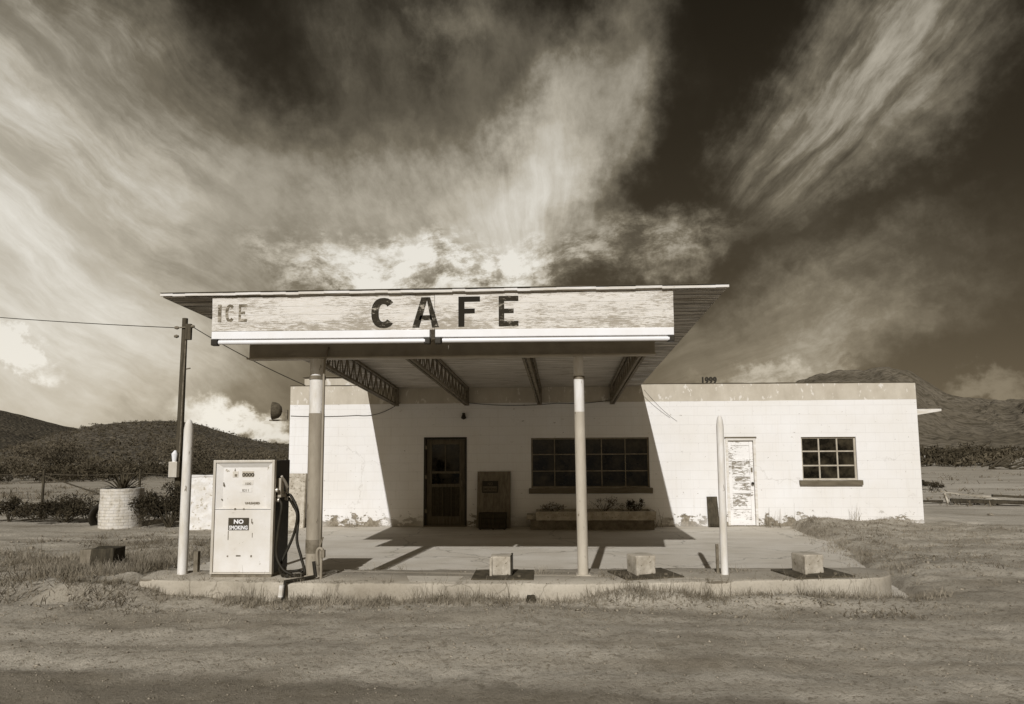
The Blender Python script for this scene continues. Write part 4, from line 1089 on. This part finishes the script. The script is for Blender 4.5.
ds = thing('yard_lamp', 'rusty bowl shaped lamp on a bracket at the left end of the cafe', 'lamp', (-5.75, 15.4, 2.38))
dm = MB(); n = 28
ax = Vector((-.97, -.22, .02)).normalized(); u = ax.cross(Vector((0, 0, 1))).normalized(); v = u.cross(ax)
c0 = Vector((-6.00, 15.4, 2.60)); vs = []; fs = []
prof = [(.012, .0), (.10, .02), (.165, .075), (.195, .15), (.205, .22), (.198, .222), (.185, .15), (.155, .085), (.09, .035), (.012, .015)]
for (r_, h_) in prof:
    for j in range(n):
        a = 2 * math.pi * j / n; vs.append(c0 + ax * h_ + (u * math.cos(a) + v * math.sin(a)) * r_)
for k in range(len(prof) - 1):
    fs += [(k * n + j, k * n + (j + 1) % n, (k + 1) * n + (j + 1) % n, (k + 1) * n + j) for j in range(n)]
dm.add(vs, fs); dm.build('bowl', M['dish'], ds, smooth='auto')
bk = MB(); bk.bar((-6.30, 15.42, 2.385), (-5.74, 15.42, 2.385), .035); bk.bar((-6.0, 15.40, 2.6), (-5.88, 15.42, 2.6), .05); bk.bar((-5.90, 15.42, 2.39), (-5.90, 15.42, 2.62), .05)
bk.build('bracket', M['rust'], ds)

# ------------------------------------------------------------------ utility pole and wires
PY = 17.5
up_ = thing('utility_pole', 'dark leaning wooden utility pole with a meter box behind the left pipe post', 'utility pole', (-9.50, PY, -.1))
MB().tube([(-9.50, PY, -.3), (-9.53, PY, 2.0), (-9.52, PY, 5.22)], [.10, .09, .072], 14).build('shaft', M['pole'], up_, smooth='auto')
xb = MB().box(-9.44, -9.28, PY - .14, PY - .05, 4.62, 5.05).build('crossblock', M['pole'], up_, bevel=.02)
ins = MB()
for (x, z) in ((-9.68, 4.95), (-9.68, 4.72), (-9.26, 4.98)): ins.tube([(x - .06, PY - .1, z), (x, PY - .1, z), (x + .05, PY - .1, z)], [.03, .05, .03], 10)
ins.bar((-9.72, PY - .1, 4.95), (-9.2, PY - .1, 4.97), .03)
ins.build('insulator', M['rust'], up_, smooth='auto')
mb_ = MB().box(-9.66, -9.44, PY - .26, PY - .12, 1.02, 1.42).build('meter_box', M['chrome'], up_, bevel=.01)
MB().tube([(-9.54, PY - .2, 1.42), (-9.54, PY - .2, 1.62), (-9.54, PY - .17, 1.70)], [.05, .075, .03], 12).build('meter', M['lamp'], mb_, smooth='auto')
cq = MB().tube([(-9.45, PY - .13, 1.42), (-9.44, PY - .12, 3.2), (-9.42, PY - .11, 4.6)], .018, 6).build('conduit', M['rust'], up_)
sp_ = MB().bar((-9.42, PY - .05, 3.85), (-9.30, PY - .05, 3.87), .03).build('step_bolt', M['rust'], up_)
def wire(name, label, pts):
    return tag(MB().tube(pts, .011, 6).build(name, M['rubber']), label, 'wire')
wire('overhead_wire', 'long black wire running from the pole top out of the left side', sagline((-33, 20.5, 8.15), (-9.70, PY - .1, 4.95), .35, 24))
wire('service_wire', 'black service wire running from the pole top down to the cafe roof', sagline((-9.24, PY - .1, 4.96), (-5.6, YB + .58, 3.22), .06, 16))

# ------------------------------------------------------------------ left yard
def zg(x, y): return float(gz(np.array([x]), np.array([y]))[0])
wx, wy = -9.62, 15.3; wz = zg(wx, wy)
we = thing('brick_well', 'round whitewashed brick well housing with a spiky plant on top', 'well', (wx, wy, wz))
wb = MB().lathe((wx, wy, wz - .1), [(.45, 0), (.455, .15), (.46, .45), (.44, .75), (.445, .98), (.34, .98), (.33, .8), (.0, .8)], 40)
wb.build('brick_drum', M['brick_white'], we, sub=.09, rough=.014, smooth='auto')
MB().lathe((wx, wy, wz + .7), [(.0, 0), (.329, .0), (.329, .12), (0, .14)], 24).build('soil', M['rust'], we)
ag = thing('agave_plant', 'spiky dark rosette plant growing out of the whitewashed brick well', 'plant', (wx, wy, wz + .83))
am = MB()
for k in range(46):
    a = random.uniform(0, 6.28); l = random.uniform(.3, .62); el = random.uniform(.15, 1.25)
    d = Vector((math.cos(a) * math.cos(el), math.sin(a) * math.cos(el), math.sin(el)))
    s = Vector((-math.sin(a), math.cos(a), 0)); b = Vector((wx, wy, wz + .83)) + Vector((d.x, d.y, 0)) * .08
    m1 = b + d * l * .55; tp_ = b + d * l - Vector((0, 0, .12 * l)); wd_ = .03
    am.add([b - s * wd_ * .7, b + s * wd_ * .7, m1 + s * wd_, m1 - s * wd_, tp_, m1 + d.cross(s) * -.012], [(0, 1, 2, 5), (0, 5, 3), (5, 2, 4), (3, 5, 4)])
am.build('leaves', M['agave'], ag)
MB().lathe((wx, wy, wz + .8), [(0, 0), (.09, .01), (.07, .1), (0, .13)], 12).build('core', M['bark'], ag)

shrub('desert_shrub', 'dark rounded shrub pressed against the right side of the brick well', 'shrub', (-8.45, 15.2, zg(-8.45, 15.2)), (.80, .5, .74), 6500, .05, 'bush', 'dark shrubs round the yard fence', 34, 24)
shrub('desert_shrub', 'low wide dark shrub between the thin fence post and the brick well', 'shrub', (-11.6, 16.2, zg(-11.6, 16.2)), (1.25, .5, .50), 6500, .05, 'bush', 'dark shrubs round the yard fence', 40, 26)
shrub('desert_shrub', 'small dark shrub at the left border in front of the fence', 'shrub', (-13.15, 16.4, zg(-13.15, 16.4)), (.55, .4, .45), 2200, .05, 'bush', 'dark shrubs round the yard fence', 14, 10)
tyre = thing('old_tyre', 'black curved tyre standing half buried among the shrubs left of the well', 'tyre', (-10.35, 15.75, zg(-10.35, 15.75)))
tm = MB(); zc_ = zg(-10.35, 15.75) + .18
tv = []; tf = []; nn, mm = 28, 10
for i in range(nn):
    a = 2 * math.pi * i / nn
    for j in range(mm):
        b = 2 * math.pi * j / mm; r = .24 + .075 * math.cos(b)
        tv.append((-10.35 + r * math.cos(a) * .55, 15.75 + r * math.cos(a) * .8 + .08 * math.sin(b), zc_ + r * math.sin(a)))
for i in range(nn):
    for j in range(mm): tf.append((i * mm + j, ((i + 1) % nn) * mm + j, ((i + 1) % nn) * mm + (j + 1) % mm, i * mm + (j + 1) % mm))
tm.add(tv, tf); tm.build('tread', M['rubber'], tyre, smooth=True)
# wire fence
fn = thing('wire_fence', 'sagging wire fence on thin dark posts across the left yard', 'fence', (-12.75, 16.9, -.1))
fp = [(-17.5, 17.4), (-12.72, 16.9), (-10.45, 17.3), (-8.2, 17.7)]
for x, y in fp: MB().tube([(x, y, zg(x, y) - .1), (x + .02, y, zg(x, y) + 1.25)], .032, 8).build('post', M['bark'], fn)
MB().bar((-12.72, 16.9, 1.1), (-11.3, 17.0, .62), .03).build('brace', M['bark'], fn)
fw_ = MB()
for h in (.35, .65, .95, 1.15):
    for (a, b) in zip(fp[:-1], fp[1:]): fw_.tube(sagline((a[0], a[1], zg(*a) + h), (b[0], b[1], zg(*b) + h), random.uniform(.01, .06), 10), .0035, 4)
fw_.build('wire', M['rust'], fn)
st = thing('wooden_stump', 'squared dark timber stump in the dry grass left of the island', 'stump', (-6.0, 9.25, zg(-6.0, 9.25)))
sz = zg(-6.0, 9.25)
MB().box(-6.14, -5.82, 9.12, 9.40, sz - .1, sz + .27).build('timber', M['wood_black'], st, bevel=.015, sub=.06, rough=.014)
MB().box(-6.34, -6.15, 9.20, 9.38, sz - .1, sz + .24).build('offcut', M['wood_grey'], st, bevel=.015, sub=.06, rough=.014)

# two rounder trees at the foot of the hill, and the thicket
def tree(label, x, y, rad, n, size):
    z = zg(x, y)
    t_ = thing('mesquite_tree', label, 'tree', (x, y, z), 'trees at the foot of the hill')
    m = MB()
    for k in range(6):
        a = random.uniform(0, 6.28); e = Vector((x + math.cos(a) * rad[0] * .7, y + math.sin(a) * rad[1] * .7, z + rad[2] * 1.3))
        md = Vector((x, y, z)).lerp(e, .45) + Vector((random.uniform(-.2, .2), 0, .3))
        m.tube([(x, y, z - .2), md, e], [.13, .08, .02], 7)
    m.build('trunk', M['bark'], t_)
    leafmesh('crown', [leaf_cloud((x, y, z + rad[2] * .9), rad, n, size, 1.0, 34)], M['tree'], t_)
tree('round dark tree at the hill foot above the thin fence post', -33.5, 45, (2.6, 2.2, 1.5), 9000, .10)
tree('feathery tree at the hill foot left of the utility pole', -26.6, 50, (2.9, 2.2, 1.6), 9000, .10)
tree('low broad tree at the hill foot behind the white pipe post', -21.5, 49, (2.4, 2.0, 1.1), 7000, .10)
parts = []; parts2 = []
for k in range(330):
    az_ = R(random.uniform(-58, -12)); d = random.uniform(46, 80)
    x, y = d * math.sin(az_), d * math.cos(az_); s = random.uniform(.6, 1.6)
    (parts2 if random.random() < .22 else parts).append(leaf_cloud((x, y, zg(x, y) + s * .3), (s * 1.5, s * 1.2, s * .9), 420, .14, .8, 8))
tag(leafmesh('thicket', parts, M['scrub'], None), kind='stuff')
hv = np.empty(len(bpy.data.objects['scrub_hill'].data.vertices) * 3, np.float32); bpy.data.objects['scrub_hill'].data.vertices.foreach_get('co', hv); hv = hv.reshape(-1, 3)
hd = np.hypot(hv[:, 0], hv[:, 1]); ha = np.degrees(np.arctan2(hv[:, 0], hv[:, 1]))
pick = rng.permutation(np.where((hd < 345) & (ha < -16))[0])[:2600]
tag(leafmesh('hill_scrub', [leaf_cloud((hv[q][0] + rng.normal() * 1.5, hv[q][1], hv[q][2] + .1), (k * 1.5, k * 1.2, k), 14, .42, .8, 4) for q, k in zip(pick, rng.uniform(.2, .75, len(pick)) * np.clip(hd[pick] / 260, .5, 1))], M['scrub_mid'], None), kind='stuff')
tag(leafmesh('pale_thicket', parts2, M['scrub_pale'], None), kind='stuff')
parts = []; parts2 = []
for k in range(520):
    az_ = R(random.uniform(16, 62)); d = random.uniform(80, 170)
    x, y = d * math.sin(az_), d * math.cos(az_); s = random.uniform(.9, 2.1)
    (parts2 if d < 86 and random.random() < .6 else parts).append(leaf_cloud((x, y, zg(x, y) + s * .25), (s * 1.8, s * 1.4, s * .95), 170, .34, .8, 6))
tag(leafmesh('far_thicket', parts, M['scrub'], None), kind='stuff')
tag(leafmesh('low_pale_scrub', parts2, M['scrub_pale'], None), kind='stuff')

# ------------------------------------------------------------------ right yard
lum = thing('lumber_pile', 'heap of broken grey boards lying on the flats right of the cafe', 'lumber pile', (12.5, 21, -.05))
for nme, mt, seg in (('board', 'lumber', ((11.85, 21.2, .36), (13.5, 20.8, .12), .26, .03)), ('board', 'lumber', ((12.6, 21.6, .25), (14.0, 21.3, .15), .2, .03)), ('beam', 'wood_black', ((12.0, 20.9, .11), (13.7, 20.3, .08), .22, .10)),
                     ('beam', 'wood_black', ((13.0, 20.5, .10), (15.8, 19.3, .05), .10, .07)), ('beam', 'bark', ((13.2, 20.9, .24), (14.9, 20.7, .16), .10, .07)), ('beam', 'wood_black', ((10.9, 21.5, .03), (11.9, 21.1, .07), .10, .06)), ('beam', 'bark', ((13.9, 20.0, .03), (14.9, 19.3, .02), .05, .05)), ('prop', 'lumber', ((11.98, 21.0, .0), (11.92, 21.05, .30), .05, .05))):
    MB().bar(seg[0], seg[1], seg[2], seg[3]).build(nme, M[mt], lum, sub=.25, rough=.012)
mk = thing('marker_post', 'small white cross-shaped marker on the flats just past the cafe wall', 'marker', (40.7, 75, zg(40.7, 75)))
mz = zg(40.7, 75)
MB().box(40.66, 40.75, 75, 75.1, mz - .1, mz + 1.05).build('upright', M['trim'], mk); MB().box(40.0, 40.65, 75.01, 75.09, mz + .42, mz + .52).build('arm', M['trim'], mk)
shrub('desert_shrub', 'small dark bush on the flats just right of the cafe wall', 'shrub', (15.35, 28.0, zg(15.35, 28)), (.5, .5, .36), 900, .07, 'bush', None, 12, 9)
dw = thing('dead_branch', 'low tangle of dead branches on the flats near the right border', 'branch', (40.5, 62, zg(40.5, 62)))
bz = zg(40.5, 62); m = MB()
for k in range(16):
    a = random.uniform(-.5, .6); l = random.uniform(1.2, 4.2); x = 40.5 + random.uniform(-2, 1.5)
    m.tube([(x, 62 + random.uniform(-.5, .5), bz + random.uniform(0, .4)), (x + l * math.cos(a) * .5, 62, bz + .3 + l * .5 * math.sin(a)), (x + l * math.cos(a), 62.3, max(bz, bz + .25 + l * math.sin(a)))], [.10, .07, .03], 5)
m.build('limbs', M['bark'], dw)

# ------------------------------------------------------------------ dry grass, weeds, stones
def scatter(n, x0, x1, y0, y1, f):
    x = rng.uniform(x0, x1, n); y = rng.uniform(y0, y1, n); k = rng.uniform(0, 1, n) < f(x, y)
    return np.stack([x[k], y[k]], -1)
GP = []
patch = lambda x, y, s, q: np.clip((fbm(x * q, y * q, 3, s) + .12) * 4, 0, 1)
# strip along the kerb
def kerb_y(x): return np.interp(x, [p[0] for p in ISL[1:10]], [p[1] for p in ISL[1:10]])
xy = scatter(9000, -5.2, 4.3, 6.9, 7.95, lambda x, y: np.where(y < kerb_y(x) - .02, np.exp(-((kerb_y(x) - .08 - y) / .13) ** 2), 0) * (.25 + .75 * patch(x, y, 61, .8)))
GP.append(grass_tufts(xy, 9, .10, .005, .03, .55))
xy = scatter(1500, -4.6, 4.2, 6.9, 7.9, lambda x, y: np.where(y < kerb_y(x) - .02, np.exp(-((kerb_y(x) - .06 - y) / .09) ** 2), 0) * patch(x, y, 67, 1.3))
GP.append(grass_tufts(xy, 9, .19, .005, .035, .35))
xy = scatter(1500, -5.0, 4.2, 6.5, 7.5, lambda x, y: .5 * patch(x, y, 66, 1.4) * np.where(y < kerb_y(x) - .05, 1, 0))
GP.append(grass_tufts(xy, 6, .05, .006, .03, .8))
# left yard
xy = scatter(5200, -9, -4.4, 6.8, 11.8, lambda x, y: np.where((x > -5.3) & (y > 8.1), 0, 1) * patch(x, y, 71, .6) * sstep(6.9, 7.8, y) * sstep(12, 10.4, y) * (.25 + .75 * sstep(-4.5, -5.5, x)))
GP.append(grass_tufts(xy, 9, .13, .005, .06, .6))
xy = scatter(900, -6.6, -5.3, 8.7, 9.6, lambda x, y: np.where((x > -6.36) & (x < -5.8) & (y > 9.1), 0, .8))
GP.append(grass_tufts(xy, 9, .17, .005, .05, .55))
xy = scatter(900, -4.5, 3.85, 7.3, 8.2, lambda x, y: np.where((y > kerb_y(x) + .01) & (y < kerb_y(x) + .16), 1, 0) * patch(x, y, 151, 1.5) * .7)
GP.append(grass_tufts(xy, 8, .075, .005, .03, .8))
xy = scatter(420, -7.5, 6.5, 5.6, 7.2, lambda x, y: patch(x, y, 131, .9) * .8)
GP.append(grass_tufts(xy, 8, .055, .005, .04, .9))
# right heap
xy = scatter(2600, 4.2, 9.5, 8.2, 15.0, lambda x, y: patch(x, y, 81, .7) * np.where(x > edge_right(y) - .05, .6, 0))
GP.append(grass_tufts(xy, 7, .08, .007, .05, .7))
xy = scatter(1300, 4.2, 5.9, 9.0, 14.6, lambda x, y: np.exp(-((x - edge_right(y) - .05) / .22) ** 2))
GP.append(grass_tufts(xy, 9, .09, .007, .06, .7))
# cracks and the top of the island
xy = np.array([(-2.13, 8.14), (-2.0, 8.16), (-1.8, 8.18), (-1.66, 8.18), (-.02, 7.9), (.05, 7.96), (-.05, 8.05), (.62, 7.76), (.72, 7.72), (.66, 7.86), (.8, 7.76), (.9, 7.67), (.75, 7.57), (1.8, 8.05), (2.32, 8.14), (2.2, 8.14), (-3.98, 7.86), (-3.85, 8.05)])
GP.append(grass_tufts(np.repeat(xy, 3, 0) + rng.normal(size=(len(xy) * 3, 2)) * .04, 8, .10, .005, .03, .8))
xy = np.array([(-4.25, 14.98), (4.75, 14.95), (5.0, 14.9), (5.2, 14.7), (6.6, 14.95), (2.42, 14.9)])
GP.append(grass_tufts(np.repeat(xy, 3, 0), 6, .42, .008, .06, .35))
tag(leafmesh('dry_grass', GP, M['grass']), kind='stuff')
GP = []
xy = scatter(2400, -9.5, -4.4, 6.9, 13.5, lambda x, y: .6 * patch(x, y, 91, .9) * np.where((x > -5.2) & (y > 7.4), 0, 1))
GP.append(grass_tufts(xy, 12, .13, .010, .06, .9))
xy = scatter(900, 4.4, 9.5, 8.0, 15.0, lambda x, y: patch(x, y, 95, 1.1) * np.where(x > edge_right(y) + .1, .6, 0))
GP.append(grass_tufts(xy, 12, .07, .012, .05, 1.1))
xy = scatter(700, -4.8, 4.2, 6.8, 7.6, lambda x, y: np.where(y < kerb_y(x) - .04, .6, 0) * patch(x, y, 99, 1.2))
GP.append(grass_tufts(xy, 9, .07, .010, .04, 1.0))
xy = scatter(2600, -36, -7, 14.5, 44, lambda x, y: .35 * patch(x, y, 101, .25))
GP.append(grass_tufts(xy, 14, .22, .035, .22, .9))
xy = scatter(1600, 9, 48, 17, 70, lambda x, y: .25 * patch(x, y, 103, .2))
GP.append(grass_tufts(xy, 14, .18, .05, .25, 1.0))
tag(leafmesh('low_weeds', GP, M['weed']), kind='stuff')
# stones
def stones(n, f, x0, x1, y0, y1, s0, s1):
    xy = scatter(n, x0, x1, y0, y1, f); n = len(xy)
    base = np.array([(1, 0, 0), (-1, 0, 0), (0, 1, 0), (0, -1, 0), (0, 0, 1), (0, 0, -1)], float)
    tri = np.array([(0, 2, 4), (2, 1, 4), (1, 3, 4), (3, 0, 4), (2, 0, 5), (1, 2, 5), (3, 1, 5), (0, 3, 5)])
    sc = s0 + (s1 - s0) * rng.uniform(0, 1, n) ** 4
    v = base[None] * rng.uniform(.5, 1.2, (n, 6, 1)) * sc[:, None, None] * np.array([1.2, 1, .7]) + rng.normal(size=(n, 6, 3)) * sc[:, None, None] * .15
    v[:, :, 0] += xy[:, 0, None]; v[:, :, 1] += xy[:, 1, None]; v[:, :, 2] += (zsurf(xy[:, 0], xy[:, 1]) + sc * .15)[:, None]
    f = tri[None] + (np.arange(n) * 6)[:, None, None]
    return v.reshape(-1, 3), f.reshape(-1, 3)
SP = [stones(15000, lambda x, y: .35 + .65 * patch(x, y, 141, .7), -6.5, 7.5, 4.5, 7.5, .0025, .013),
      stones(7000, lambda x, y: np.where((x > edge_right(y) + .05) | (x < -5.2), .8, 0), -9, 9.5, 7.5, 13, .003, .018),
      stones(2600, lambda x, y: .25 + .75 * patch(x, y, 111, .8), -6, 7, 5.3, 7.35, .004, .022),
      stones(1500, lambda x, y: np.where(y < kerb_y(x) - .03, 1., 0.), -5, 4.4, 6.8, 7.8, .006, .032),
      stones(2600, lambda x, y: np.where(x > edge_right(y) - .1, .9, 0) * (.3 + .7 * patch(x, y, 117, .9)), 4.2, 10, 8, 15, .006, .038),
      stones(1500, lambda x, y: .8, -10, -4.8, 6.8, 15, .006, .05),
      stones(900, lambda x, y: inside(x, y, ISL) * .5 + inside(x, y, ISL) * (x > .55) * (x < 1.0) * .5, -4.4, 3.8, 7.4, 8.3, .004, .02),
      stones(900, lambda x, y: .5, 9, 45, 16, 60, .02, .14)]
tag(leafmesh('loose_stones', SP, M['stone']), kind='stuff')
cl_ = thing('kerb_stone', 'dark rock fallen against the kerb below the first block', 'rock', (-.14, 7.25, zg(-.14, 7.25)))
q = zg(-.14, 7.25)
MB().box(-.185, -.105, 7.21, 7.27, q - .03, q + .085).build('rock', M['wood_black'], cl_, bevel=.015, sub=.05, rough=.03)
